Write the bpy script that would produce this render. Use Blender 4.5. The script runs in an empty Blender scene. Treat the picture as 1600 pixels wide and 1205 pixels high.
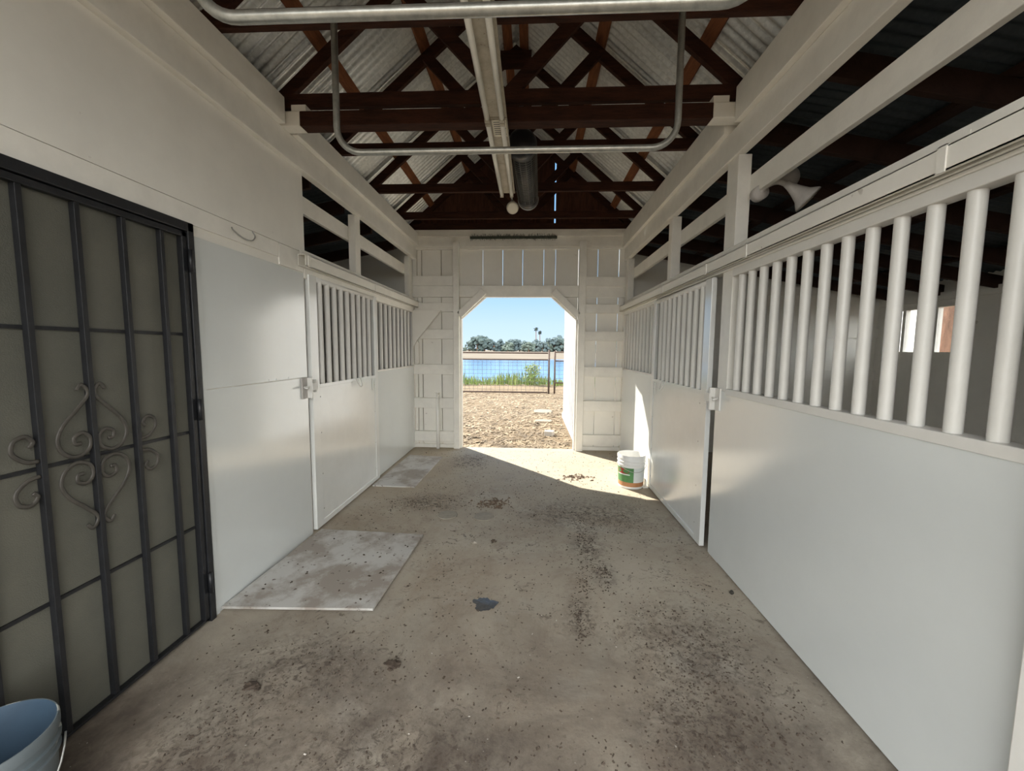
import bpy, bmesh, math, random
from mathutils import Vector, Matrix
random.seed(7)
S = bpy.context.scene
COL = S.collection
PI = math.pi

# ------------------------------------------------------------------ helpers
def mesh_obj(name, bm, mat, parent=None, loc=None, smooth=False, bevel=0.0):
    """one mesh object; the bmesh is in world coordinates; loc = its origin"""
    me = bpy.data.meshes.new(name)
    bmesh.ops.recalc_face_normals(bm, faces=bm.faces)
    L = Vector(loc) if loc is not None else Vector((0, 0, 0))
    if parent is not None:
        P = parent_world(parent)
        base = L if loc is not None else P
        bmesh.ops.translate(bm, verts=bm.verts, vec=-base)
    else:
        base = L
        P = Vector((0, 0, 0))
        bmesh.ops.translate(bm, verts=bm.verts, vec=-base)
    bm.to_mesh(me); bm.free()
    mats = mat if isinstance(mat, (list, tuple)) else [mat]
    for m in mats: me.materials.append(m)
    o = bpy.data.objects.new(name, me)
    COL.objects.link(o)
    if parent is not None:
        o.parent = parent
        o.location = base - P
    else:
        o.location = base
    if smooth:
        for p in me.polygons: p.use_smooth = True
    if bevel > 0:
        b = o.modifiers.new('bevel', 'BEVEL'); b.width = bevel; b.segments = 2; b.limit_method = 'ANGLE'
    return o

def parent_world(o):
    v = Vector(o.location)
    while o.parent is not None:
        o = o.parent; v = v + Vector(o.location)
    return v

def thing(name, label, cat, loc=(0, 0, 0), group=None):
    o = bpy.data.objects.new(name, None); o.empty_display_size = .1
    COL.objects.link(o); o.location = loc
    return tag(o, label, cat, group)

def tag(o, label, cat, group=None, kind=None):
    o['label'] = label; o['category'] = cat
    if group: o['group'] = group
    if kind: o['kind'] = kind
    return o

def struct(o, label=None):
    o['kind'] = 'structure'
    if label: o['label'] = label
    return o

def dup(root, loc, label=None):
    r = root.copy(); COL.objects.link(r); r.location = loc
    if label: r['label'] = label
    for ch in root.children:
        c = ch.copy(); COL.objects.link(c); c.parent = r
        for g in ch.children:
            d = g.copy(); COL.objects.link(d); d.parent = c
    return r

def BM(): return bmesh.new()

def box(bm, x0, x1, y0, y1, z0, z1, mi=0):
    vs = [bm.verts.new(p) for p in ((x0,y0,z0),(x1,y0,z0),(x1,y1,z0),(x0,y1,z0),(x0,y0,z1),(x1,y0,z1),(x1,y1,z1),(x0,y1,z1))]
    for f in ((0,3,2,1),(4,5,6,7),(0,1,5,4),(1,2,6,5),(2,3,7,6),(3,0,4,7)):
        fc = bm.faces.new([vs[i] for i in f]); fc.material_index = mi
    return bm

def prism(bm, pts, axis, a, b, mi=0):
    """polygon pts (2-D) extruded along axis from a to b. axis 'x': pts=(y,z); 'y': (x,z); 'z': (x,y)"""
    def P(p, t):
        return {'x': (t, p[0], p[1]), 'y': (p[0], t, p[1]), 'z': (p[0], p[1], t)}[axis]
    A = [bm.verts.new(P(p, a)) for p in pts]; B = [bm.verts.new(P(p, b)) for p in pts]
    n = len(pts)
    fs = [bm.faces.new(A), bm.faces.new(B[::-1])]
    for i in range(n):
        fs.append(bm.faces.new((A[i], B[i], B[(i+1) % n], A[(i+1) % n])))
    for f in fs: f.material_index = mi
    return bm

def bar(bm, p, q, w, h, up=(0, 0, 1), mi=0):
    """rectangular bar from p to q, w across, h along 'up'"""
    p = Vector(p); q = Vector(q); d = (q-p).normalized(); u = Vector(up)
    s = d.cross(u).normalized(); u = s.cross(d).normalized()
    v = []
    for c in (p, q):
        for a, b in ((-1,-1),(1,-1),(1,1),(-1,1)):
            v.append(bm.verts.new(c + s*a*w/2 + u*b*h/2))
    for f in ((0,1,2,3),(7,6,5,4),(0,4,5,1),(1,5,6,2),(2,6,7,3),(3,7,4,0)):
        bm.faces.new([v[i] for i in f]).material_index = mi
    return bm

def tube(bm, pts, r, n=10, cap=True, flat=1.0, closed=False, rs=None):
    pts = [Vector(p) for p in pts]
    N = len(pts); rings = []
    prev = None
    for i, p in enumerate(pts):
        if closed: t = pts[(i+1) % N] - pts[i-1]
        else: t = pts[min(i+1, N-1)] - pts[max(i-1, 0)]
        t.normalize()
        if prev is None:
            a = Vector((0,0,1)) if abs(t.z) < .9 else Vector((1,0,0))
            u = (a - t*a.dot(t)).normalized()
        else:
            u = prev - t*prev.dot(t)
            u = u.normalized() if u.length > 1e-6 else prev
        prev = u; w = t.cross(u)
        rr = rs[i] if rs else r
        rings.append([bm.verts.new(p + u*rr*math.cos(2*PI*k/n) + w*rr*flat*math.sin(2*PI*k/n)) for k in range(n)])
    m = N if closed else N-1
    for i in range(m):
        A = rings[i]; B = rings[(i+1) % N]
        for k in range(n):
            bm.faces.new((A[k], A[(k+1) % n], B[(k+1) % n], B[k]))
    if cap and not closed:
        bm.faces.new(rings[0][::-1]); bm.faces.new(rings[-1])
    return bm

def lathe(bm, prof, c, axis='z', n=32, mi=0, mifun=None):
    """prof = [(r, h)...] revolved about axis through c"""
    rings = []
    for r, h in prof:
        ring = []
        for k in range(n):
            a = 2*PI*k/n; x = r*math.cos(a); y = r*math.sin(a)
            v = {'z': (x, y, h), 'y': (x, h, y), 'x': (h, x, y)}[axis]
            ring.append(bm.verts.new(Vector(c) + Vector(v)))
        rings.append(ring)
    for i in range(len(rings)-1):
        for k in range(n):
            f = bm.faces.new((rings[i][k], rings[i][(k+1) % n], rings[i+1][(k+1) % n], rings[i+1][k]))
            f.material_index = mifun(i, k) if mifun else mi
    if prof[0][0] > 1e-5: bm.faces.new(rings[0][::-1]).material_index = mi
    if prof[-1][0] > 1e-5: bm.faces.new(rings[-1]).material_index = mi
    return bm

def spline(pts, n=8):
    P = [Vector(p) for p in pts]; out = []
    Q = [P[0]*2-P[1]] + P + [P[-1]*2-P[-2]]
    for i in range(1, len(Q)-2):
        for k in range(n):
            t = k/n; a, b, c, d = Q[i-1], Q[i], Q[i+1], Q[i+2]
            out.append(.5*((2*b) + (c-a)*t + (2*a-5*b+4*c-d)*t*t + (3*b-a-3*c+d)*t**3))
    out.append(P[-1]); return out

def blob(bm, c, r, sub=2, jit=.18, sc=(1, 1, 1), rnd=random):
    res = bmesh.ops.create_icosphere(bm, subdivisions=sub, radius=1)
    for v in res['verts']:
        k = 1 + rnd.uniform(-jit, jit)
        v.co = Vector(c) + Vector((v.co.x*sc[0], v.co.y*sc[1], v.co.z*sc[2]))*r*k

# ------------------------------------------------------------------ materials
def mat(name, base, rough=.6, metal=0.0, spec=.5, var=0.0, vscale=4, stretch=(1,1,1), bump=0.0, bscale=40, col2=None, spots=None, coat=0, bstretch=None):
    m = bpy.data.materials.new(name); m.use_nodes = True
    nt = m.node_tree; N = nt.nodes; L = nt.links
    b = N['Principled BSDF']
    b.inputs['Roughness'].default_value = rough; b.inputs['Metallic'].default_value = metal
    b.inputs['Specular IOR Level'].default_value = spec
    b.inputs['Coat Weight'].default_value = coat; b.inputs['Coat IOR'].default_value = 1.7; b.inputs['Coat Roughness'].default_value = .14
    tc = N.new('ShaderNodeTexCoord'); mp = N.new('ShaderNodeMapping')
    L.new(tc.outputs['Object'], mp.inputs['Vector']); mp.inputs['Scale'].default_value = stretch
    c1 = tuple(base)+(1,)
    c2 = tuple(col2)+(1,) if col2 else tuple(max(0, x*(1-var)) for x in base)+(1,)
    nz = N.new('ShaderNodeTexNoise'); nz.inputs['Scale'].default_value = vscale; nz.inputs['Detail'].default_value = 6
    nz.inputs['Roughness'].default_value = .65
    L.new(mp.outputs[0], nz.inputs['Vector'])
    rp = N.new('ShaderNodeValToRGB'); rp.color_ramp.elements[0].position = .35; rp.color_ramp.elements[1].position = .68
    rp.color_ramp.elements[0].color = c1; rp.color_ramp.elements[1].color = c2
    L.new(nz.outputs['Fac'], rp.inputs[0])
    out = rp.outputs[0]
    if spots:
        (sc, thr, colr) = spots
        n2 = N.new('ShaderNodeTexNoise'); n2.inputs['Scale'].default_value = sc; n2.inputs['Detail'].default_value = 3
        L.new(tc.outputs['Object'], n2.inputs['Vector'])
        r2 = N.new('ShaderNodeValToRGB'); r2.color_ramp.elements[0].position = thr; r2.color_ramp.elements[1].position = thr+.03
        r2.color_ramp.elements[0].color = (0,0,0,1); r2.color_ramp.elements[1].color = (1,1,1,1)
        L.new(n2.outputs['Fac'], r2.inputs[0])
        mx = N.new('ShaderNodeMix'); mx.data_type = 'RGBA'
        L.new(r2.outputs[0], mx.inputs['Factor']); L.new(out, mx.inputs[6]); mx.inputs[7].default_value = tuple(colr)+(1,)
        out = mx.outputs[2]
    L.new(out, b.inputs['Base Color'])
    if bump > 0:
        n3 = N.new('ShaderNodeTexNoise'); n3.inputs['Scale'].default_value = bscale; n3.inputs['Detail'].default_value = 4
        if bstretch:
            mp2 = N.new('ShaderNodeMapping'); mp2.inputs['Scale'].default_value = bstretch
            L.new(tc.outputs['Object'], mp2.inputs['Vector']); L.new(mp2.outputs[0], n3.inputs['Vector'])
        else: L.new(mp.outputs[0], n3.inputs['Vector'])
        bp = N.new('ShaderNodeBump'); bp.inputs['Strength'].default_value = bump; bp.inputs['Distance'].default_value = .01
        L.new(n3.outputs['Fac'], bp.inputs['Height']); L.new(bp.outputs[0], b.inputs['Normal'])
    return m

WHITE = mat('white_paint', (.83,.81,.75), .4, var=.08, vscale=2.2, bump=.05, bscale=14, spots=(9, .735, (.55,.52,.47)))
WHITEW = mat('white_painted_timber', (.84,.82,.76), .42, var=.10, vscale=6, stretch=(1,1,1), bump=.10, bscale=40)
PANEL = mat('glossy_white_panel', (.68,.715,.715), .2, spec=1.0, var=.05, vscale=1.6, bump=.16, bscale=2.6, spots=(22, .79, (.42,.36,.30)), coat=.8)
DOORW = mat('white_stall_door_paint', (.72,.735,.72), .24, spec=.9, var=.06, vscale=5, bump=.14, bscale=3, coat=.5)
BARW = mat('white_pipe_paint', (.74,.73,.695), .38, var=.06, vscale=8, bump=.08, bscale=30)
BROWN = mat('rough_brown_timber', (.060,.022,.012), .85, spec=.2, col2=(.021,.0088,.006), vscale=5, bump=.5, bscale=50, stretch=(1,6,6))
BROWNY = mat('brown_purlin_timber', (.24,.09,.038), .85, spec=.2, col2=(.12,.044,.02), vscale=5, bump=.5, bscale=50, stretch=(6,1,6))
BROWNB = mat('brown_gable_boards', (.11,.048,.029), .88, spec=.2, col2=(.055,.024,.015), vscale=6, bump=.4, bscale=40, stretch=(6,6,1))
LEAN = mat('dark_rafter_timber', (.05,.025,.018), .88, spec=.2, col2=(.024,.013,.010), vscale=6, bump=.4, bscale=40)
IRON = mat('black_iron', (.016,.017,.020), .45, spec=.5, var=.4, vscale=20, bump=.1, bscale=80)
SCREEN = mat('dark_door_screen', (.14,.137,.112), .5, spec=.35, col2=(.095,.098,.084), vscale=1.4, bump=.25, bscale=260, spots=(7,.74,(.12,.105,.08)))
CONDUIT = mat('galvanised_conduit', (.50,.50,.46), .38, metal=.85, var=.3, vscale=30)
BLACK = mat('black_metal', (.010,.010,.013), .4, metal=0, var=.4, vscale=20)
BLACKW = mat('black_wire', (.17,.165,.15), .35, metal=.4)
SCROLL = mat('dusty_scroll_iron', (.075,.068,.058), .5, var=.4, vscale=20)
CREAM = mat('old_cream_enamel', (.46,.42,.34), .5, col2=(.33,.29,.22), vscale=14, spots=(40,.68,(.22,.18,.14)))
TUBE = mat('unlit_glass_tube', (.82,.80,.73), .25, var=.1, vscale=10)
PAPER = mat('paper_sticker', (.74,.70,.58), .7, var=.1, vscale=30)
INK = mat('sticker_ink', (.16,.15,.14), .7)
BULB = mat('frosted_bulb_face', (.80,.74,.60), .3)
BULBN = mat('bulb_reflector_body', (.42,.39,.33), .35, metal=.3)
GREYL = mat('dull_white_lamp_metal', (.55,.52,.49), .55, var=.25, vscale=14)
STEEL = mat('dull_steel', (.45,.45,.43), .4, metal=.7, var=.2, vscale=20)
PVC = mat('white_pvc', (.86,.85,.81), .4)
GLASS = bpy.data.materials.new('window_glass'); GLASS.use_nodes = True
gb = GLASS.node_tree.nodes['Principled BSDF']
gb.inputs['Base Color'].default_value = (.95,.97,.97,1); gb.inputs['Transmission Weight'].default_value = 1; gb.inputs['Roughness'].default_value = .02; gb.inputs['IOR'].default_value = 1.05
BUCKB = mat('blue_bucket_inside', (.042,.075,.115), .55, col2=(.032,.056,.088), vscale=6, spots=(16,.74,(.22,.25,.28)))
BUCKO = mat('blue_grey_bucket_outside', (.125,.145,.155), .5, col2=(.10,.125,.138), vscale=9, spots=(13,.585,(.42,.43,.41)))
BUCKW = mat('white_bucket_plastic', (.82,.82,.80), .35, var=.04)
GREEN = mat('green_label', (.085,.25,.085), .45, var=.2, vscale=20)
ORANGE = mat('orange_label_band', (.46,.22,.10), .45, var=.1, vscale=20)
REDL = mat('dark_red_label_badge', (.30,.03,.02), .45)
LABELW = mat('pale_label_paper', (.70,.74,.74), .45, var=.06, vscale=30)
WEED = mat('green_weeds', (.11,.18,.035), .7, col2=(.20,.23,.07), vscale=3)
LEAFD = mat('window_tree_leaf', (.16,.26,.06), .6)
BARK = mat('tree_bark', (.24,.13,.085), .9, col2=(.10,.06,.04), vscale=9, stretch=(1,1,.3), bump=.6, bscale=20)
FOL = [mat('far_foliage_a', (.060,.090,.088), .9, col2=(.085,.118,.112), vscale=.4, bump=.3, bscale=1.5),  # distance haze is put into these blue-grey foliage colours
       mat('far_foliage_b', (.085,.115,.095), .9, col2=(.11,.14,.118), vscale=.5, bump=.3, bscale=1.5),
       mat('far_foliage_c', (.068,.100,.106), .9, col2=(.095,.13,.132), vscale=.5, bump=.3, bscale=1.5)]
PALMF = mat('palm_frond', (.035,.055,.045), .8, var=.3, vscale=1)
RUST = mat('rusty_pipe', (.085,.052,.038), .75, metal=.2, col2=(.05,.032,.026), vscale=12)
WIRE = mat('fence_wire', (.13,.12,.11), .5, metal=.5)
REDFENCE = mat('redwood_fence_boards', (.38,.16,.075), .8, col2=(.27,.11,.05), vscale=5, stretch=(4,4,1))
STONE = mat('pale_stone', (.29,.24,.18), .85, var=.15, vscale=10, bump=.4, bscale=20)
STONEW = mat('white_stone', (.52,.48,.43), .8, var=.1, vscale=10)
CRUMB = mat('dark_crumbs', (.085,.062,.045), .9, col2=(.05,.036,.027), vscale=30)
STRAW = mat('straw_and_chips', (.40,.31,.20), .85, col2=(.085,.06,.036), vscale=3)
DUNG = mat('dark_dung', (.035,.032,.026), .9)
LEAFY = mat('dry_leaves', (.20,.145,.105), .85, col2=(.10,.07,.048), vscale=20)
DISC = mat('dusty_disc', (.36,.325,.27), .8, var=.2, vscale=20)
PUDDLE = mat('wet_patch', (.085,.085,.085), .06, spec=.8, var=.3, vscale=30, bump=.15, bscale=60)
SHED = mat('white_siding', (.80,.80,.79), .5, var=.06, vscale=4)
BRISTLE = mat('green_grey_bristle', (.075,.085,.062), .7, col2=(.04,.045,.035), vscale=30)

def metal_sheet(name, base, rough, dark=.7, sheet=.66):
    m = bpy.data.materials.new(name); m.use_nodes = True
    nt = m.node_tree; N = nt.nodes; L = nt.links; b = N['Principled BSDF']
    b.inputs['Metallic'].default_value = .5; b.inputs['Roughness'].default_value = rough
    tc = N.new('ShaderNodeTexCoord'); sx = N.new('ShaderNodeSeparateXYZ'); L.new(tc.outputs['Object'], sx.inputs[0])
    dv = N.new('ShaderNodeMath'); dv.operation = 'DIVIDE'; dv.inputs[1].default_value = sheet; L.new(sx.outputs['Y'], dv.inputs[0])
    fl = N.new('ShaderNodeMath'); fl.operation = 'FLOOR'; L.new(dv.outputs[0], fl.inputs[0])
    wn = N.new('ShaderNodeTexWhiteNoise'); wn.noise_dimensions = '1D'; L.new(fl.outputs[0], wn.inputs['W'])
    vo = N.new('ShaderNodeTexVoronoi'); vo.inputs['Scale'].default_value = 55; L.new(tc.outputs['Object'], vo.inputs['Vector'])
    nz = N.new('ShaderNodeTexNoise'); nz.inputs['Scale'].default_value = 2.2; nz.inputs['Detail'].default_value = 6; L.new(tc.outputs['Object'], nz.inputs['Vector'])
    s = N.new('ShaderNodeSeparateColor'); L.new(vo.outputs['Color'], s.inputs[0])
    a1 = N.new('ShaderNodeMath'); a1.operation = 'MULTIPLY_ADD'; L.new(s.outputs[0], a1.inputs[0]); a1.inputs[1].default_value = .28; a1.inputs[2].default_value = 0
    a2 = N.new('ShaderNodeMath'); a2.operation = 'MULTIPLY_ADD'; L.new(wn.outputs['Value'], a2.inputs[0]); a2.inputs[1].default_value = .34; L.new(a1.outputs[0], a2.inputs[2])
    a3 = N.new('ShaderNodeMath'); a3.operation = 'MULTIPLY_ADD'; L.new(nz.outputs['Fac'], a3.inputs[0]); a3.inputs[1].default_value = .55; L.new(a2.outputs[0], a3.inputs[2])
    mx = N.new('ShaderNodeMix'); mx.data_type = 'RGBA'
    L.new(a3.outputs[0], mx.inputs['Factor']); mx.inputs[6].default_value = tuple(x*dark*.55 for x in base)+(1,); mx.inputs[7].default_value = tuple(base)+(1,)
    L.new(mx.outputs[2], b.inputs['Base Color'])
    return m
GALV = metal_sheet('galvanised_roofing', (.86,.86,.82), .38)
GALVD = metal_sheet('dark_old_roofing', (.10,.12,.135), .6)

def floor_material():
    m = bpy.data.materials.new('dusty_concrete'); m.use_nodes = True
    nt = m.node_tree; N = nt.nodes; L = nt.links; b = N['Principled BSDF']
    b.inputs['Roughness'].default_value = .72; b.inputs['Specular IOR Level'].default_value = .35
    tc = N.new('ShaderNodeTexCoord')
    def noise(sc, det=6, rg=.6, vec=None, dist=0):
        n = N.new('ShaderNodeTexNoise'); n.inputs['Scale'].default_value = sc; n.inputs['Detail'].default_value = det
        n.inputs['Roughness'].default_value = rg; n.inputs['Distortion'].default_value = dist
        L.new(vec or tc.outputs['Object'], n.inputs['Vector']); return n.outputs['Fac']
    def ramp(f, p0, p1, c0=(0,0,0), c1=(1,1,1)):
        r = N.new('ShaderNodeValToRGB'); e = r.color_ramp.elements
        e[0].position = p0; e[1].position = p1; e[0].color = tuple(c0)+(1,); e[1].color = tuple(c1)+(1,)
        L.new(f, r.inputs[0]); return r.outputs[0]
    def mix(f, a, c, mode='MIX'):
        x = N.new('ShaderNodeMix'); x.data_type = 'RGBA'; x.blend_type = mode
        if hasattr(f, 'type') or hasattr(f, 'node'): L.new(f, x.inputs['Factor'])
        else: x.inputs['Factor'].default_value = f
        if isinstance(a, tuple): x.inputs[6].default_value = a+(1,)
        else: L.new(a, x.inputs[6])
        if isinstance(c, tuple): x.inputs[7].default_value = c+(1,)
        else: L.new(c, x.inputs[7])
        return x.outputs[2]
    def mul(a, k):
        x = N.new('ShaderNodeMath'); x.operation = 'MULTIPLY'; L.new(a, x.inputs[0])
        if isinstance(k, (int, float)): x.inputs[1].default_value = k
        else: L.new(k, x.inputs[1])
        return x.outputs[0]
    base = ramp(noise(1.1, 8, .65), .3, .72, (.49,.44,.36), (.36,.32,.26))
    # brown earth trodden over the middle of the aisle
    base = mix(mul(ramp(noise(.8, 7, .7, dist=.6), .44, .62), .55), base, (.30,.225,.16))
    base = mix(mul(ramp(noise(2.3, 9, .75, dist=.8), .53, .63), .5), base, (.25,.195,.15))
    # paler worn concrete
    base = mix(mul(ramp(noise(1.7, 5, .6), .55, .72), .5), base, (.52,.50,.45))
    # dark trodden marks and specks
    patch = ramp(noise(1.3, 4, .6, dist=.4), .46, .60)
    base = mix(mul(mul(ramp(noise(13, 6, .75, dist=1.2), .56, .63), patch), .75), base, (.085,.068,.055))
    base = mix(mul(mul(ramp(noise(45, 3, .6), .60, .66), ramp(noise(2.1, 4), .45, .6)), .65), base, (.075,.06,.05))
    sn = N.new('ShaderNodeSeparateXYZ'); L.new(tc.outputs['Object'], sn.inputs[0])
    # soft dark stains, floor colour darker towards the near end
    md = N.new('ShaderNodeMapRange'); md.inputs['From Min'].default_value = 2.7; md.inputs['From Max'].default_value = 1.2; md.interpolation_type = 'SMOOTHSTEP'
    L.new(sn.outputs['Y'], md.inputs['Value'])
    base = mix(mul(mul(md.outputs[0], ramp(noise(1.5, 8, .7, dist=.5), .25, .60)), .92), base, (.095,.076,.063))
    # paler towards the doorway: brightness of the sunlit end put into the floor colour
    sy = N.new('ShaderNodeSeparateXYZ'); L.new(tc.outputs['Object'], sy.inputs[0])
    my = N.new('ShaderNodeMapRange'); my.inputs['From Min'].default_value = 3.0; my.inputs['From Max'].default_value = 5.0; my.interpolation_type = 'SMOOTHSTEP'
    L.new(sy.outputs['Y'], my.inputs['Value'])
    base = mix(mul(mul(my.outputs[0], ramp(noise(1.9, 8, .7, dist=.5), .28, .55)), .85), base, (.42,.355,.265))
    # smeared dung stains where the animals were led
    msk = None
    for (cx, cy, sx, sy) in ((.45,3.0,.14,.30),(.5,2.62,.09,.14),(.30,2.15,.10,.20),(.8,1.95,.34,.36),(.72,1.5,.30,.25),(-1.0,3.8,.34,.22),(-.85,5.3,.25,.35),(-.5,1.3,.5,.22),(-1.1,1.7,.35,.25),(.55,3.6,.6,.35),(-1.2,1.3,.3,.25),(.2,1.15,.5,.12)):
        mp = N.new('ShaderNodeMapping'); mp.vector_type = 'POINT'
        mp.inputs['Location'].default_value = (-cx/sx, -cy/sy, 0); mp.inputs['Scale'].default_value = (1/sx, 1/sy, 0)
        L.new(tc.outputs['Object'], mp.inputs['Vector'])
        ln = N.new('ShaderNodeVectorMath'); ln.operation = 'LENGTH'; L.new(mp.outputs[0], ln.inputs[0])
        mr = N.new('ShaderNodeMapRange'); mr.inputs['From Min'].default_value = 1.5; mr.inputs['From Max'].default_value = .1; mr.interpolation_type = 'SMOOTHSTEP'
        L.new(ln.outputs['Value'], mr.inputs['Value'])
        if msk is None: msk = mr.outputs[0]
        else:
            mx_ = N.new('ShaderNodeMath'); mx_.operation = 'MAXIMUM'; L.new(msk, mx_.inputs[0]); L.new(mr.outputs[0], mx_.inputs[1]); msk = mx_.outputs[0]
    base = mix(mul(mul(ramp(noise(9, 8, .75, dist=1.0), .45, .62), msk), .62), base, (.10,.075,.058))
    base = mix(mul(mul(ramp(noise(30, 6, .75, dist=.8), .50, .60), msk), .8), base, (.065,.05,.04))
    base = mix(mul(ramp(noise(70, 2, .5), .735, .76), .7), base, (.55,.52,.47))
    L.new(base, b.inputs['Base Color'])
    bp = N.new('ShaderNodeBump'); bp.inputs['Strength'].default_value = .35; bp.inputs['Distance'].default_value = .008
    L.new(noise(28, 6, .7), bp.inputs['Height']); L.new(bp.outputs[0], b.inputs['Normal'])
    return m
FLOOR = floor_material()

def ground_material():
    m = bpy.data.materials.new('dry_dirt_with_straw'); m.use_nodes = True
    nt = m.node_tree; N = nt.nodes; L = nt.links; b = N['Principled BSDF']
    b.inputs['Roughness'].default_value = .95; b.inputs['Specular IOR Level'].default_value = .1
    tc = N.new('ShaderNodeTexCoord')
    def rampn(sc, p0, p1, c0, c1, det=6):
        n = N.new('ShaderNodeTexNoise'); n.inputs['Scale'].default_value = sc; n.inputs['Detail'].default_value = det; n.inputs['Roughness'].default_value = .7
        L.new(tc.outputs['Object'], n.inputs['Vector'])
        r = N.new('ShaderNodeValToRGB'); e = r.color_ramp.elements
        e[0].position = p0; e[1].position = p1; e[0].color = c0+(1,); e[1].color = c1+(1,); L.new(n.outputs['Fac'], r.inputs[0]); return r.outputs[0], n.outputs['Fac']
    a, _ = rampn(.9, .35, .7, (.265,.205,.14), (.175,.13,.083))
    c, h = rampn(14, .47, .58, (0,0,0), (1,1,1))
    x = N.new('ShaderNodeMix'); x.data_type = 'RGBA'; sc = N.new('ShaderNodeMath'); sc.operation = 'MULTIPLY'; sc.inputs[1].default_value = .45
    L.new(c, sc.inputs[0]); L.new(sc.outputs[0], x.inputs['Factor']); L.new(a, x.inputs[6]); x.inputs[7].default_value = (.12,.085,.05,1)
    L.new(x.outputs[2], b.inputs['Base Color'])
    bp = N.new('ShaderNodeBump'); bp.inputs['Strength'].default_value = .6; bp.inputs['Distance'].default_value = .05
    L.new(h, bp.inputs['Height']); L.new(bp.outputs[0], b.inputs['Normal'])
    return m
GROUND = ground_material()
FARBANK = mat('dry_grass_bank', (.19,.16,.125), .95, spec=.1, col2=(.14,.122,.096), vscale=.05)
WATER = mat('lake_water', (.07,.19,.40), .12, spec=.6, col2=(.095,.23,.44), vscale=.05, bump=.25, bscale=1.2, stretch=(.6,1.6,1))
def plate_material():
    m = mat('scuffed_white_board', (.55,.54,.515), .5, var=.08, vscale=3, bump=.1, bscale=20)
    nt = m.node_tree; N = nt.nodes; L = nt.links; b = N['Principled BSDF']
    src = b.inputs['Base Color'].links[0].from_socket
    tc = N.new('ShaderNodeTexCoord')
    nz = N.new('ShaderNodeTexNoise'); nz.inputs['Scale'].default_value = 2.1; nz.inputs['Detail'].default_value = 9; nz.inputs['Roughness'].default_value = .7
    L.new(tc.outputs['Object'], nz.inputs['Vector'])
    r = N.new('ShaderNodeValToRGB'); r.color_ramp.elements[0].position = .45; r.color_ramp.elements[1].position = .56; L.new(nz.outputs['Fac'], r.inputs[0])
    ml = N.new('ShaderNodeMath'); ml.operation = 'MULTIPLY'; ml.inputs[1].default_value = .8; L.new(r.outputs[0], ml.inputs[0])
    x = N.new('ShaderNodeMix'); x.data_type = 'RGBA'; L.new(ml.outputs[0], x.inputs['Factor']); L.new(src, x.inputs[6]); x.inputs[7].default_value = (.27,.225,.185,1)
    n2 = N.new('ShaderNodeTexNoise'); n2.inputs['Scale'].default_value = 26; n2.inputs['Detail'].default_value = 4; L.new(tc.outputs['Object'], n2.inputs['Vector'])
    r2 = N.new('ShaderNodeValToRGB'); r2.color_ramp.elements[0].position = .67; r2.color_ramp.elements[1].position = .70; L.new(n2.outputs['Fac'], r2.inputs[0])
    y = N.new('ShaderNodeMix'); y.data_type = 'RGBA'; L.new(r2.outputs[0], y.inputs['Factor']); L.new(x.outputs[2], y.inputs[6]); y.inputs[7].default_value = (.15,.12,.10,1)
    L.new(y.outputs[2], b.inputs['Base Color'])
    return m
PLATE = plate_material()

# ------------------------------------------------------------------ dimensions (metres)
XL, XR, YE, YB = -1.76, 1.32, 5.95, -.7
XC = -.2                      # ridge line

# ------------------------------------------------------------------ setting: floor, yard, lake
bm = BM(); box(bm, -5.4, 5.0, YB-.3, 6.06, -.15, 0)
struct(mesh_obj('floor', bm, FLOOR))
bm = BM()
def gz(x, y):
    if y < 18.2: return -.035 + .012*math.sin(x*1.7)*math.cos(y*1.3) if y > 6.3 else -.035
    return -.035 - min(.6, (y-18.2)*.22)
ys = [-60, -30, -12, -4, 0, 3, 6.1] + [6.4+.4*i for i in range(36)] + [21.5, 24]
xs = [-80, -40, -20, -12] + [-8+.5*i for i in range(33)] + [12, 20, 40, 80]
V = [[bm.verts.new((x, y, gz(x, y))) for x in xs] for y in ys]
for i in range(len(ys)-1):
    for j in range(len(xs)-1): bm.faces.new((V[i][j], V[i][j+1], V[i+1][j+1], V[i+1][j]))
struct(mesh_obj('ground', bm, GROUND, smooth=True))
bm = BM(); v = [bm.verts.new(p) for p in ((-180, 19, -.34), (180, 19, -.34), (180, 90, -.34), (-180, 90, -.34))]; bm.faces.new(v)
struct(mesh_obj('water', bm, WATER))
bm = BM()
rows = [(79, -.6), (80.5, -.3), (86, .05), (120, .15), (200, .25), (320, .45), (600, .6)]
V = [[bm.verts.new((x, y + 1.2*math.sin(x*.13), z)) for x in range(-600, 601, 20)] for y, z in rows]
for i in range(len(rows)-1):
    for j in range(60): bm.faces.new((V[i][j], V[i][j+1], V[i+1][j+1], V[i+1][j]))
struct(mesh_obj('land', bm, FARBANK, smooth=True))

# ------------------------------------------------------------------ setting: roofs (corrugated sheets)
def corrugated(name, x0, z0, x1, z1, y0, y1, m, pitch=.0677, amp=.009, gaps=()):
    bm = BM(); n = int((y1-y0)/pitch*8)
    d = Vector((x1-x0, 0, z1-z0)).normalized(); nrm = Vector((-d.z, 0, d.x))
    if nrm.z < 0: nrm = -nrm
    prev = None
    for i in range(n+1):
        y = y0+(y1-y0)*i/n; w = amp*math.sin(2*PI*(y-y0)/pitch)
        a = bm.verts.new(Vector((x0, y, z0))+nrm*w); b = bm.verts.new(Vector((x1, y, z1))+nrm*w)
        if prev and not any(g0 < y < g1 for g0, g1 in gaps): bm.faces.new((prev[0], a, b, prev[1]))
        prev = (a, b)
    o = mesh_obj(name, bm, m, smooth=True)
    return struct(o)
PITCH = .86
ridge_top = 4.72
def roof_z(x): return ridge_top - PITCH*abs(x-XC)
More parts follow.
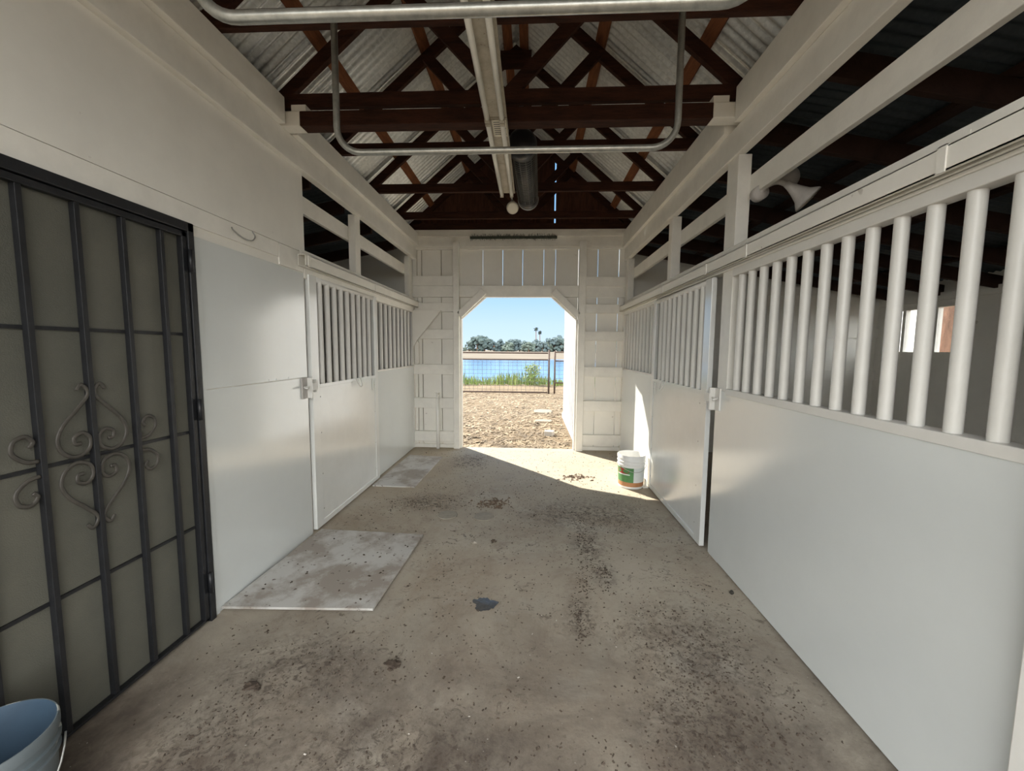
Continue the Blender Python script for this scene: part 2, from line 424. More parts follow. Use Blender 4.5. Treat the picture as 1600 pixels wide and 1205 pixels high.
corrugated('ceiling_left', XC, ridge_top, XC-2.03, ridge_top-PITCH*2.03, YB, 6.15, GALV)
corrugated('ceiling_right', XC, ridge_top, XC+2.03, ridge_top-PITCH*2.03, YB, 6.15, GALV)
LS = .185
def lean_z(d): return 3.02 - LS*d
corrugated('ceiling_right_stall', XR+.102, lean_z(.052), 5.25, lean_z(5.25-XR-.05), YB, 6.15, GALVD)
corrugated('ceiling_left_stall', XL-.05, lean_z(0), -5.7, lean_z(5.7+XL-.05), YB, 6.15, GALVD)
bm = BM(); tube(bm, [(XC, YB, ridge_top+.02), (XC, 6.15, ridge_top+.02)], .05, 8)
mesh_obj('trim_ridge', bm, GALV, smooth=True)['kind'] = 'structure'

# ------------------------------------------------------------------ setting: outer walls of the stalls
bm = BM()
box(bm, 4.9, 4.96, YB, 4.80, 0, 2.44); box(bm, 4.9, 4.96, 5.92, 6.06, 0, 2.44); box(bm, 4.9, 4.96, 4.80, 5.92, 0, 1.48); box(bm, 4.9, 4.96, 4.80, 5.92, 2.08, 2.44)
box(bm, 4.86, 4.9, YB, 5.94, 2.13, 2.22)
struct(mesh_obj('wall_right', bm, WHITE))
bm = BM(); prism(bm, [(XR+.05, 0), (4.9, 0), (4.9, lean_z(3.53)-.035), (XR+.05, 2.985)], 'y', 6.03, 6.06)
for z in (.5, 1.1, 1.7, 2.3): box(bm, XR+.06, 4.9 if z < 2.2 else 4.2, 6.0, 6.03, z, z+.13)
struct(mesh_obj('wall_back_right', bm, WHITE))
bm = BM(); prism(bm, [(XL-.05, 0), (-5.35, 0), (-5.35, lean_z(3.54)-.008), (XL-.05, 3.012)], 'y', 6.03, 6.06)
for z in (.5, 1.1, 1.7, 2.3): box(bm, -5.3 if z < 2.2 else -4.2, XL-.06, 6.0, 6.03, z, z+.13)
struct(mesh_obj('wall_back_left', bm, WHITE))
bm = BM(); box(bm, -5.41, -5.35, YB, 6.06, 0, lean_z(3.54)-.19); box(bm, -5.45, -5.41, YB, 6.06, 0, 2.345); struct(mesh_obj('wall_outer_left', bm, WHITE))
bm = BM(); prism(bm, [(XL-.06, 0), (-5.35, 0), (-5.35, 2.32), (XL-.06, 2.9)], 'y', 3.10, 3.14); struct(mesh_obj('wall_tack_room', bm, WHITE))
bm = BM(); prism(bm, [(XR+.04, 0), (4.9, 0), (4.9, 2.4), (XR+.04, 2.96)], 'y', YB, YB+.04); struct(mesh_obj('wall_front_right', bm, WHITE))

# front gable added unseen behind the camera; its low edge shapes incoming light
bm = BM(); prism(bm, [(XL-.07, 2.9), (XR+.1, 2.9), (XR+.3, 3.2), (XC, ridge_top-.06), (XL-.3, 3.2)], 'y', YB-.02, YB+.02)
struct(mesh_obj('wall_front_added', bm, WHITE))
# window of the right stall
wn = thing('window_1', 'small white framed window in the outer wall of the right stall', 'window', (4.93, 5.36, 1.48)); wn['kind'] = 'structure'
bm = BM()
for y0, y1, z0, z1 in ((4.80,4.84,1.48,2.08),(5.88,5.92,1.48,2.08),(4.80,5.92,1.48,1.51),(4.80,5.92,2.05,2.08)): box(bm, 4.885, 4.97, y0, y1, z0, z1)
mesh_obj('window_frame', bm, WHITEW, wn)
bm = BM()
for y in (5.20, 5.62): box(bm, 4.90, 4.96, y-.022, y+.022, 1.51, 2.05)
mesh_obj('mullion', bm, WHITEW, wn)
bm = BM(); box(bm, 4.928, 4.932, 4.84, 5.88, 1.51, 2.05); mesh_obj('pane', bm, GLASS, wn)

# ------------------------------------------------------------------ setting: left wall (tack room side) with the security door
DY0, DY1, DZ = 1.0, 2.04, 2.125
bm = BM()
box(bm, -1.83, XL, YB, DY0, 0, 2.07); box(bm, -1.83, XL, DY1, 3.08, 0, 2.07); box(bm, -1.83, XL, YB, 3.08, DZ, 2.9)
box(bm, -1.83, XL, YB, DY0, 2.07, DZ); box(bm, -1.83, XL, DY1, 3.08, 2.07, DZ)
struct(mesh_obj('wall_left', bm, WHITE))
bm = BM(); box(bm, XL+.0005, XL+.010, YB, 3.085, 2.225, 2.814)
tag(mesh_obj('plywood_sheet', bm, WHITE, loc=(XL, 3.08, 2.225)), 'large white painted plywood sheet above the black security door', 'wall panel')
bm = BM(); box(bm, XL+.0005, XL+.012, YB, 2.76, DZ+.0, 2.222)
tag(mesh_obj('trim_board', bm, WHITEW, loc=(XL, 1, 2.14), bevel=.002), 'white trim board running along just above the black security door', 'trim board')
bm = BM(); box(bm, XL+.0005, XL+.012, 2.765, 3.06, 2.075, 2.222)
tag(mesh_obj('trim_board', bm, WHITEW, loc=(XL, 2.9, 2.14), bevel=.002), 'short white trim board beside the open end of the left door track', 'trim board')
bm = BM(); box(bm, XL+.0005, XL+.006, 2.081, 3.065, .0, 1.268); box(bm, XL+.0005, XL+.012, 2.055, 2.08, .0, 2.07)
tag(mesh_obj('sheet_panel', bm, PANEL, loc=(XL, 2.6, 0)), 'lower glossy white wall sheet between security door and left stall door', 'wall panel')
bm = BM(); box(bm, XL+.0005, XL+.006, 2.081, 3.065, 1.274, 2.07)
for y in (2.6, 2.68, 2.82): box(bm, XL+.005, XL+.010, y, y+.008, 1.276, 1.29)
tag(mesh_obj('sheet_panel', bm, PANEL, loc=(XL, 2.6, 1.27)), 'upper glossy white wall sheet between security door and left stall door', 'wall panel')

sd = thing('security_door', 'black iron security door with scrollwork bars over a dark screen', 'door', (XL, 1.52, 0))
bm = BM()
box(bm, -1.80, -1.735, DY0, DY0+.035, 0, DZ); box(bm, -1.80, -1.735, DY1-.035, DY1, 0, DZ); box(bm, -1.80, -1.735, DY0, DY1, DZ-.045, DZ); box(bm, -1.80, -1.775, DY0, DY1, 0, .014)
mesh_obj('door_frame', bm, IRON, sd, bevel=.003)
bm = BM()
box(bm, -1.772, -1.742, DY0+.04, DY0+.066, .016, DZ-.05); box(bm, -1.772, -1.742, DY1-.066, DY1-.04, .016, DZ-.05)
box(bm, -1.772, -1.742, DY0+.04, DY1-.04, DZ-.076, DZ-.05); box(bm, -1.772, -1.742, DY0+.04, DY1-.04, .016, .028)
leaf = mesh_obj('door_leaf_frame', bm, IRON, sd, bevel=.002)
bm = BM(); box(bm, -1.782, -1.774, DY0+.035, DY1-.035, .014, DZ-.045); mesh_obj('screen', bm, SCREEN, sd)
first = None
for y in (1.155, 1.335, 1.512, 1.69, 1.87):
    bm = BM(); box(bm, -1.770, -1.746, y-.0095, y+.0095, .028, DZ-.076); mesh_obj('vertical_bar', bm, IRON, sd, bevel=.0015)
for z in (.55, 1.06, 1.565):
    bm = BM(); box(bm, -1.774, -1.766, DY0+.066, DY1-.066, z-.007, z+.007); mesh_obj('cross_bar', bm, IRON, sd)
def scroll(pts, cy, cz, sy, sz):
    bm = BM()
    P = spline([(-1.752, cy+sy*a, cz+sz*b) for a, b in pts], 7)
    tube(bm, P, .0078, 6, flat=.5); return bm
heart = [(.052,.268),(.036,.288),(.018,.275),(.014,.245),(.055,.195),(.105,.140),(.128,.085),(.112,.035),(.070,.012),(.026,.030),(.016,.072),(.040,.100),(.072,.088),(.070,.062),(.050,.060)]
side = [(.012,.012),(.05,.020),(.084,.055),(.078,.095),(.045,.108),(.024,.085),(.036,.066)]
for sy in (1, -1):
    for sz in (1, -1):
        mesh_obj('iron_scroll', scroll(heart, 1.512, 1.062, sy, sz), SCROLL, sd, smooth=True)
for cy, sy in ((1.69, 1), (1.335, -1)):
    for sz in (1, -1):
        mesh_obj('iron_scroll', scroll([(a, b+.015) for a, b in side], cy, 1.062, sy, sz), SCROLL, sd, smooth=True)
for z in (.17, 1.12, 1.88):
    bm = BM(); tube(bm, [(-1.728, DY1-.037, z), (-1.728, DY1-.037, z+.11)], .011, 10); mesh_obj('hinge', bm, IRON, sd, smooth=True)

# wire hook on the left wall
bm = BM(); tube(bm, spline([(XL+.012,2.50,2.222),(XL+.022,2.51,2.19),(XL+.028,2.47,2.155),(XL+.028,2.40,2.15),(XL+.028,2.32,2.175),(XL+.04,2.29,2.182)], 6), .0042, 8)
tag(mesh_obj('wire_hook', bm, STEEL, loc=(XL, 2.42, 2.2), smooth=True), 'thin bent wire hook on white wall above the glossy sheet', 'hook')

# ------------------------------------------------------------------ long timbers: face beams, plates, braces, posts
def timber(name, label, cat, x0, x1, y0, y1, z0, z1, m=WHITEW, group=None, bev=.004):
    bm = BM(); box(bm, x0, x1, y0, y1, z0, z1)
    return tag(mesh_obj(name, bm, m, loc=((x0+x1)/2, (y0+y1)/2, z0), bevel=bev), label, cat, group)
timber('face_beam', 'long white face beam above the plywood sheet and the left posts', 'beam', XL-.02, XL+.045, YB, 6.02, 2.815, 3.0)
timber('face_beam', 'long white face beam resting on the posts of the right stalls', 'beam', XR-.01, XR+.05, YB, 5.98, 2.775, 2.955)
timber('top_plate', 'white top plate left side, from camera to heavy tie beam', 'beam', XL-.06, XL+.085, YB, 2.78, 3.002, 3.172)
timber('top_plate', 'white top plate left side, from tie beam to end wall', 'beam', XL-.06, XL+.085, 2.92, 6.0, 3.002, 3.172)
timber('top_plate', 'white top plate right side, from camera to heavy tie beam', 'beam', XR-.045, XR+.10, YB, 2.78, 2.957, 3.172)
timber('top_plate', 'white top plate right side, from tie beam to end wall', 'beam', XR-.045, XR+.10, 2.92, 6.0, 2.957, 3.172)
timber('brace_board', 'white horizontal board behind the two left upper posts', 'board', -1.865, -1.83, 3.08, 5.98, 2.565, 2.70)
timber('brace_board', 'white horizontal board behind the right upper posts', 'board', 1.41, 1.445, YB+.05, 5.98, 2.51, 2.645)
timber('upper_post', 'white post on ledge midway along the left stall front', 'post', -1.83, XL, 4.02, 4.14, 2.245, 2.815)
timber('upper_post', 'white post on left ledge against the end wall', 'post', -1.83, XL, 5.78, 5.93, 2.245, 2.815)
timber('upper_post', 'white post on right ledge with flood lamp beside it, nearest the camera', 'post', XR+.005, XR+.09, 2.80, 2.95, 2.195, 2.775)
timber('upper_post', 'white post on right ledge, middle of the three', 'post', XR+.005, XR+.09, 4.03, 4.13, 2.195, 2.775)
timber('upper_post', 'white post on right ledge against the end wall', 'post', XR+.005, XR+.09, 5.80, 5.93, 2.195, 2.775)
timber('stall_header', 'white ledge rail along the top of the left stall front', 'rail', XL-.06, XL+.012, 3.07, 5.99, 2.035, 2.245)
timber('stall_header', 'white ledge rail along the top of the right stall fronts', 'rail', XR, XR+.075, YB+.04, 5.98, 2.045, 2.195)

def track(label, x0, x1, y0, y1, z0, z1, brk, side):
    t = thing('door_track', label, 'door track', ((x0+x1)/2, y0, z0))
    bm = BM(); w = .004
    box(bm, x0, x0+w, y0, y1, z0, z1); box(bm, x1-w, x1, y0, y1, z0, z1); box(bm, x0, x1, y0, y1, z1-w, z1)
    box(bm, x0, x0+.018, y0, y1, z0, z0+w); box(bm, x1-.018, x1, y0, y1, z0, z0+w)
    mesh_obj('track_channel', bm, WHITE, t)
    for y in brk:
        bm = BM()
        box(bm, x0-.005, x1+.005, y, y+.028, z1, z1+.004); xx = x0-.005 if side > 0 else x1
        box(bm, xx, xx+.005, y, y+.028, z0-.004, z1+.004)
        xb = x1 if side > 0 else x0-.004
        box(bm, xb, xb+.004, y, y+.028, z1, z1+.045)
        mesh_obj('bracket', bm, WHITE, t)
    return t
track('white box track for the left stall door, open end toward camera', XL+.014, XL+.072, 2.985, 5.98, 2.11, 2.195, (3.02, 4.32), -1)
track('white box track for the right stall doors under the ledge', XR-.062, XR-.002, .6, 5.97, 2.058, 2.132, (1.35, 2.50, 3.05, 4.02), 1)

# ------------------------------------------------------------------ stall fronts and sliding doors
def bars(parent, x, ys, z0, z1, r=.0235, m=BARW):
    me = None; out = []
    for y in ys:
        if me is None:
            bm = BM(); tube(bm, [(x, y, z0), (x, y, z1)], r, 18)
            o = mesh_obj('bar', bm, m, parent, loc=(x, y, z0), smooth=True)
            es = o.modifiers.new('edge', 'EDGE_SPLIT'); es.split_angle = 1.0
            me = o.data
        else:
            o = out[0].copy(); COL.objects.link(o)
            o.location = Vector((x, y, z0)) - parent_world(parent)
        out.append(o)
    return out

# right, near the camera
f = thing('stall_grille', 'big glossy white stall front with upright bars, nearest on right', 'stall front', (XR, 2, 0))
bm = BM(); box(bm, XR+.005, XR+.03, 1.035, 2.95, .012, 1.225); mesh_obj('panel', bm, PANEL, f, bevel=.002)
bm = BM(); box(bm, XR+.002, XR+.075, 1.035, 2.80, 1.225, 1.245); box(bm, XR-.002, XR+.004, 1.035, 2.80, 1.205, 1.245); mesh_obj('sill_rail', bm, BARW, f, bevel=.002)
bm = BM(); box(bm, XR+.004, XR+.07, 1.036, 2.80, 1.995, 2.045); mesh_obj('top_rail', bm, BARW, f, bevel=.004)
bm = BM(); box(bm, XR+.012, XR+.095, 2.81, 2.95, 0, 2.045); mesh_obj('post', bm, WHITEW, f, bevel=.004)
bars(f, XR+.037, [2.725]+[2.61-.1262*i for i in range(13)], 1.245, 1.997)
timber('stall_post', 'white post at the near right edge of the glossy stall front', 'post', XR-.055, XR+.06, .90, 1.033, 0, 2.05, BARW)
# right, far
f = thing('stall_grille', 'far right white stall front with upright bars beside the end wall', 'stall front', (XR, 5.2, 0))
bm = BM(); box(bm, XR+.008, XR+.03, 4.44, 5.96, .01, 1.225); mesh_obj('panel', bm, PANEL, f, bevel=.002)
bm = BM(); box(bm, XR+.004, XR+.07, 4.44, 5.96, 1.225, 1.245); mesh_obj('sill_rail', bm, BARW, f)
bm = BM(); box(bm, XR+.006, XR+.07, 4.44, 5.96, 2.005, 2.045); mesh_obj('top_rail', bm, BARW, f)
bm = BM(); box(bm, XR+.004, XR+.08, 5.96, 6.03, 0, 2.045); mesh_obj('end_stud', bm, WHITEW, f)
bars(f, XR+.04, [4.53+.1475*i for i in range(10)], 1.245, 2.006)
# left, far
f = thing('stall_grille', 'left white stall front with upright bars beside the end wall', 'stall front', (XL, 5.2, 0))
bm = BM(); box(bm, XL-.03, XL-.006, 4.46, 5.97, .01, 1.235); mesh_obj('panel', bm, PANEL, f, bevel=.002)
bm = BM(); box(bm, XL-.07, XL-.003, 4.46, 5.97, 1.235, 1.255); mesh_obj('sill_rail', bm, BARW, f)
bm = BM(); box(bm, XL-.08, XL-.004, 5.97, 6.03, 0, 2.035); mesh_obj('end_stud', bm, WHITEW, f)
bars(f, XL-.037, [4.585+.1525*i for i in range(10)], 1.255, 2.036)

def stall_door(label, xf, sgn, y0, y1, zt, bar_y, hook_y):
    """xf: face towards the aisle, sgn: +1 when the stall lies at larger x"""
    t = thing('stall_door', label, 'stall door', (xf, (y0+y1)/2, .015))
    a, b = sorted((xf, xf+sgn*.036))
    for yy in ((y0, y0+.11), (y1-.085, y1)):
        bm = BM(); box(bm, a, b, yy[0], yy[1], .015, zt); mesh_obj('stile', bm, DOORW, t, bevel=.003)
    a2, b2 = sorted((xf+sgn*.007, xf+sgn*.03))
    bm = BM(); box(bm, a2, b2, y0+.11, y1-.085, .035, 1.175); mesh_obj('panel', bm, DOORW, t, bevel=.001)
    bm = BM(); box(bm, a, b, y0+.11, y1-.085, .015, .06); mesh_obj('bottom_rail', bm, DOORW, t, bevel=.002)
    bm = BM(); box(bm, a, b, y0+.11, y1-.085, 1.175, 1.205); mesh_obj('middle_rail', bm, DOORW, t, bevel=.002)
    bm = BM(); tube(bm, [(xf+sgn*.018, y0+.11, zt-.022), (xf+sgn*.018, y1-.085, zt-.022)], .022, 12); mesh_obj('top_rail', bm, BARW, t, smooth=True)
    bars(t, xf+sgn*.018, bar_y, 1.205, zt-.03, .0225)
    # bent ring handle below the bars
    bm = BM(); P = []
    for k in range(13):
        an = -.15 + (PI+.3)*k/12
        P.append((xf-sgn*(.012+.03*math.sin(an)), hook_y-.05*math.cos(an), 1.195-.075*math.sin(an)))
    tube(bm, P, .0055, 8); mesh_obj('ring_handle', bm, BARW, t, smooth=True)
    bm = BM(); box(bm, *sorted((xf-sgn*.006, xf+sgn*.001)), y1-.16, y1-.145, 1.04, 1.17); mesh_obj('edge_strip', bm, DOORW, t)
    # screw heads
    bm = BM()
    for z in (.15, .45, .8, 1.1):
        for yy in (y0+.12, y1-.095): tube(bm, [(xf+sgn*.006, yy, z), (xf+sgn*.001, yy, z)], .005, 8)
    mesh_obj('screws', bm, STEEL, t)
    return t
stall_door('white sliding stall door with bars on right, slightly ajar', XR-.025, 1, 3.03, 4.43, 2.03, [3.215+.1225*i for i in range(9)], 3.98)
stall_door('white sliding stall door with bars on left, below the box track', XL+.024, -1, 3.105, 4.47, 2.07, [3.285+.1235*i for i in range(9)], 3.93)

def latch(label, xf, sgn, y, z):
    t = thing('door_latch', label, 'latch', (xf, y, z))
    a, b = sorted((xf, xf-sgn*.012))
    bm = BM(); box(bm, a, b, y-.085, y-.01, z-.09, z+.07); mesh_obj('back_plate', bm, GREYL if sgn < 0 else BARW, t, bevel=.002)
    a, b = sorted((xf-sgn*.012, xf-sgn*.05))
    bm = BM(); box(bm, a, b, y-.02, y-.005, z-.09, z+.07); box(bm, a, b, y+.045, y+.06, z-.05, z+.05); box(bm, *sorted((xf-sgn*.045, xf-sgn*.055)), y-.02, y+.06, z-.03, z+.03)
    mesh_obj('catch', bm, BARW, t, bevel=.002)
    bm = BM(); tube(bm, [(xf-sgn*.03, y-.09, z), (xf-sgn*.03, y+.09, z)], .008, 10); tube(bm, [(xf-sgn*.03, y-.09, z), (xf-sgn*.06, y-.09, z-.01)], .007, 8); mesh_obj('bolt', bm, BARW, t, smooth=True)
latch('white slide latch where right stall door meets the glossy front', XR+.005, 1, 2.95, 1.17)
latch('grey slide latch where left stall door meets the glossy sheet', XL+.006, -1, 3.06, 1.2)
bm = BM(); box(bm, 1.235, 1.29, 4.36, 4.46, 0, .012); box(bm, 1.262, 1.272, 4.37, 4.44, .012, .09)
tag(mesh_obj('door_guide', bm, WHITE, loc=(1.26, 4.4, 0), bevel=.002), 'small white floor guide at far foot of right stall door', 'door guide')

# ------------------------------------------------------------------ end wall with the doorway
bm = BM()
def vboard(x0, x1, z0, z1): box(bm, x0, x1, 6.03, 6.055, z0, z1)
OX0, OX1, OZ = -1.075, .66, 2.265
edges_l = [-1.80, -1.715, -1.645, -1.352, OX0]
for a, b in zip(edges_l[:-1], edges_l[1:]): vboard(a+.0065, b-.0065, .05, 3.2)
edges_r = [OX1, .943, 1.245, 1.36]
for a, b in zip(edges_r[:-1], edges_r[1:]): vboard(a+.004, b-.004, .05, 3.2)
for a, b, g in ((-1.075,-.735,.002),(-.735,-.442,.003),(-.442,-.148,.004),(-.148,.158,.002),(.158,.33,.003),(.33,.66,.002)): vboard(a+g, b-g, OZ, 3.2)
# filled upper corners of the doorway
prism(bm, [(OX0, 1.93), (OX0, OZ), (-.68, OZ)], 'y', 6.03, 6.055); prism(bm, [(OX1, 1.93), (.30, OZ), (OX1, OZ)], 'y', 6.03, 6.055)
# backing battens outside the left boards
for x in (-1.715, -1.645, -1.352): box(bm, x-.03, x+.03, 6.085, 6.10, .05, 3.2)
for x in (-1.745, -1.675, -1.615, -1.382, -1.322): box(bm, x-.008, x+.008, 6.055, 6.085, .05, 3.2)
we = struct(mesh_obj('wall_back', bm, WHITE))
for x0, x1, sd_ in ((-1.78, -1.16, 0), (.76, 1.34, 1)):
    for z0, z1 in ((2.43,2.57),(2.05,2.18),(1.65,1.79),(1.12,1.27),(.61,.765),(.10,.255)):
        bm = BM(); d = -.015 if sd_ else 0
        box(bm, x0, x1, 5.975, 6.03, z0+d, z1+d); mesh_obj('girt', bm, WHITEW, we, bevel=.004)
    bm = BM(); box(bm, x0, x1, 5.99, 6.03, 0, .055); mesh_obj('sill', bm, WHITEW, we, bevel=.003)
    bm = BM(); box(bm, x0, x1, 5.995, 6.03, 2.265, 2.43); mesh_obj('girt', bm, WHITEW, we, bevel=.003)
for x0, x1 in ((-1.16, -1.072), (.664, .765)):
    bm = BM(); box(bm, x0, x1, 5.925, 6.03, 0, 3.045); mesh_obj('door_post', bm, WHITEW, we, bevel=.004)
for x0, x1 in ((-1.072, -1.045), (.637, .664)):
    bm = BM(); box(bm, x0, x1, 5.99, 6.09, 0, 1.95); mesh_obj('door_jamb', bm, WHITEW, we, bevel=.003)
bm = BM(); box(bm, -1.072, .664, 5.965, 6.03, 2.265, 2.43); mesh_obj('door_header', bm, WHITEW, we, bevel=.004)
for s in (-1, 1):
    cx = -.205; p = Vector((cx+s*.868, 0, 2.0)); q = Vector((cx+s*.505, 0, 2.345))
    bm = BM(); bar(bm, (p.x, 5.96, p.z), (q.x, 5.96, q.z), .07, .10, up=(0, 0, 1)); mesh_obj('corner_brace', bm, WHITEW, we, bevel=.004)
    bm = BM(); bar(bm, (cx+s*.845, 6.045, 1.96), (cx+s*.49, 6.045, 2.275), .08, .022); mesh_obj('corner_jamb', bm, WHITEW, we)
bm = BM(); box(bm, -1.79, 1.35, 5.975, 6.03, 2.95, 2.985); mesh_obj('ledger', bm, WHITEW, we, bevel=.004)
bm = BM(); box(bm, -1.79, 1.35, 5.965, 6.03, 2.985, 3.12); mesh_obj('ledger', bm, WHITEW, we, bevel=.004)
bm = BM(); box(bm, -1.79, 1.35, 5.935, 6.03, 3.12, 3.215); mesh_obj('tie_plate', bm, WHITEW, we, bevel=.004)
# gable above, bare boards
bm = BM(); x = -1.86
gx = [-1.9,-1.62,-1.33,-1.03,-.74,-.45,-.16,.30,.32,.62,.92,1.21,1.46]
for a, b in zip(gx[:-1], gx[1:]):
    if abs(b-a) < .05: continue
    def gtop(x): return ridge_top - .075 - PITCH*abs(x-XC)
    g = .0006
    pts = [(a+g, 3.2), (b-g, 3.2), (b-g, max(3.21, gtop(b)))]
    if a < XC < b: pts.append((XC, gtop(XC)))
    pts.append((a+g, max(3.21, gtop(a))))
    prism(bm, pts, 'y', 6.04, 6.06)
bm2 = bm
struct(mesh_obj('wall_gable', bm, BROWNB))

# bristle strip on the end wall ledger
t = thing('bristle_strip', 'dark strip of short bristles on the ledge above the doorway', 'bristle strip', (-.29, 5.94, 3.10))
bm = BM(); tube(bm, [(-.91, 5.945, 3.105), (.34, 5.945, 3.105)], .02, 8); mesh_obj('rod', bm, BRISTLE, t)
bm = BM(); rnd = random.Random(3)
for i in range(420):
    x = -.9 + 1.23*i/420; a = rnd.uniform(-1.6, 1.6); l = rnd.uniform(.03, .055)
    bar(bm, (x, 5.94, 3.105), (x+rnd.uniform(-.012, .012), 5.94-abs(math.cos(a))*l, 3.105+math.sin(a)*l), .003, .003, up=(0, .1, 1))
mesh_obj('bristles', bm, BRISTLE, t)

# triangular gusset shelf and stand pipe on the left of the end wall
bm = BM(); prism(bm, [(-1.765, 2.065), (-1.335, 2.065), (-1.70, 1.62), (-1.765, 1.50)], 'y', 5.905, 5.93)
tag(mesh_obj('corner_gusset', bm, WHITE, loc=(-1.7, 5.96, 1.5), bevel=.002), 'white triangular board fixed in the corner by the left stall', 'gusset')
t = thing('standpipe', 'thin white standpipe with tap on end wall left of doorway', 'pipe', (-1.40, 5.94, 0))
bm = BM(); tube(bm, [(-1.40, 5.93, 0), (-1.40, 5.93, .79)], .024, 14); mesh_obj('pipe', bm, PVC, t, smooth=True)
bm = BM(); tube(bm, [(-1.40, 5.93, .775), (-1.40, 5.93, .83)], .024, 12); tube(bm, [(-1.40, 5.93, .80), (-1.40, 5.90, .80), (-1.40, 5.885, .775)], .012, 8); tube(bm, [(-1.43, 5.93, .845), (-1.37, 5.93, .845)], .007, 8); tube(bm, [(-1.40, 5.93, .83), (-1.40, 5.93, .845)], .008, 8)
mesh_obj('tap', bm, PVC, t, smooth=True)
timber('wall_box', 'small white narrow box on end wall under the triangular gusset', 'box', -1.745, -1.685, 5.945, 5.985, 1.28, 1.60, WHITE, bev=.003)

# ------------------------------------------------------------------ roof trusses
ZC = 3.175
def rafter_bottom(x): return 3.265 + PITCH*(1.49-abs(x-XC))
def make_truss(label, Y):
    t = thing('roof_truss', label, 'roof truss', (XC, Y, ZC))
    bm = BM(); box(bm, XC-1.62, XC+1.62, Y-.02, Y+.02, ZC, ZC+.089); mesh_obj('bottom_chord', bm, BROWN, t, bevel=.003)
    for s in (-1, 1):
        dz = .117
        bm = BM(); pts = [(XC, rafter_bottom(XC)), (XC, rafter_bottom(XC)+dz), (XC+s*1.72, rafter_bottom(XC+1.72)+dz), (XC+s*1.72, max(ZC, rafter_bottom(XC+1.72))), (XC+s*1.60, ZC)]
        pts = [(XC, rafter_bottom(XC)), (XC, rafter_bottom(XC)+dz), (XC+s*1.70, rafter_bottom(XC+1.70)+dz), (XC+s*1.70, rafter_bottom(XC+1.70)+.01)]
        prism(bm, pts, 'y', Y-.02+.0405, Y+.02+.0405); mesh_obj('rafter', bm, BROWN, t, bevel=.003)
        # web from the middle of the chord out to the rafter
        xo = XC+s*.72; zo = rafter_bottom(xo)+.03
        bm = BM(); bar(bm, (XC+s*.03, Y, ZC+.07), (xo, Y, zo), .038, .089, up=(0, 0, 1)); mesh_obj('web', bm, BROWN, t, bevel=.003)
    bm = BM(); box(bm, XC-.16, XC+.16, Y-.035, Y-.021, rafter_bottom(XC)-.16, rafter_bottom(XC)+.02); mesh_obj('ridge_gusset', bm, BROWN, t)
    return t
T = [1.33, 2.22, 2.86, 3.60, 4.46, 5.34]
t0 = make_truss('brown roof truss over the near hanging pipe, above the camera', T[0])
dup(t0, (XC, T[1], ZC), 'brown roof truss that carries the farther U-shaped hanging pipe')
dup(t0, (XC, T[2], ZC-.035), 'brown roof truss directly above the heavy tie beam')
dup(t0, (XC, T[3], ZC), 'brown roof truss above the black wire cage, first beyond tie beam')
dup(t0, (XC, T[4], ZC), 'brown roof truss just beyond far end of the black wire cage')
dup(t0, (XC, T[5], ZC), 'brown roof truss nearest the gable, behind the flood bulb')
dup(t0, (XC, 5.97, ZC+.04), 'brown gable truss set against the boards of end wall')
# heavy tie beam with painted ends
t = thing('tie_beam', 'heavy dark brown tie beam with white painted ends spanning the aisle', 'beam', (XC, 2.85, 3.0))
bm = BM(); box(bm, XL+.17, XR-.17, 2.80, 2.90, 3.0, 3.095); mesh_obj('beam_body', bm, BROWN, t, bevel=.005)
for x0, x1 in ((XL-.03, XL+.17), (XR-.17, XR+.05)):
    bm = BM(); box(bm, x0, x1, 2.80, 2.90, 3.0, 3.095); mesh_obj('painted_end', bm, WHITEW, t, bevel=.005)
# purlins on top of the rafters
def purlin(x, label):
    z = rafter_bottom(x)+.117
    s = -1 if x > XC else 1
    d = Vector((1, 0, PITCH*s)).normalized(); n = Vector((-d.z, 0, d.x))
    n = n if n.z > 0 else -n
    c = Vector((x, 0, z)) + n*.018
    bm = BM()
    v = []
    for y in (YB+.02, 6.02):
        for a, b in ((-1,-1),(1,-1),(1,1),(-1,1)): v.append(bm.verts.new(c + Vector((0, y, 0)) + d*a*.045 + n*b*.017))
    for f_ in ((0,1,2,3),(7,6,5,4),(0,4,5,1),(1,5,6,2),(2,6,7,3),(3,7,4,0)): bm.faces.new([v[i] for i in f_])
    tag(mesh_obj('roof_purlin', bm, BROWNY, loc=(x, 2.6, z)), label, 'purlin')
for _x in (-1.60, 1.20):
    bm = BM(); box(bm, _x-.05, _x+.05, 2.81, 2.89, 3.095, 3.14); tag(mesh_obj('beam_block', bm, WHITEW, loc=(_x, 2.85, 3.095)), 'white packing block on the %s end of the heavy tie beam' % ('left' if _x < 0 else 'right'), 'block')
purlin(-1.47, 'reddish brown purlin under left roof slope, lower one')
purlin(-.93, 'reddish brown purlin under left roof slope, upper one')
purlin(1.12, 'reddish brown purlin under right roof slope, lower one')
purlin(.53, 'reddish brown purlin under right roof slope, upper one')
purlin(-.27, 'reddish brown purlin just left of the ridge')
purlin(-.13, 'reddish brown purlin just right of the ridge')

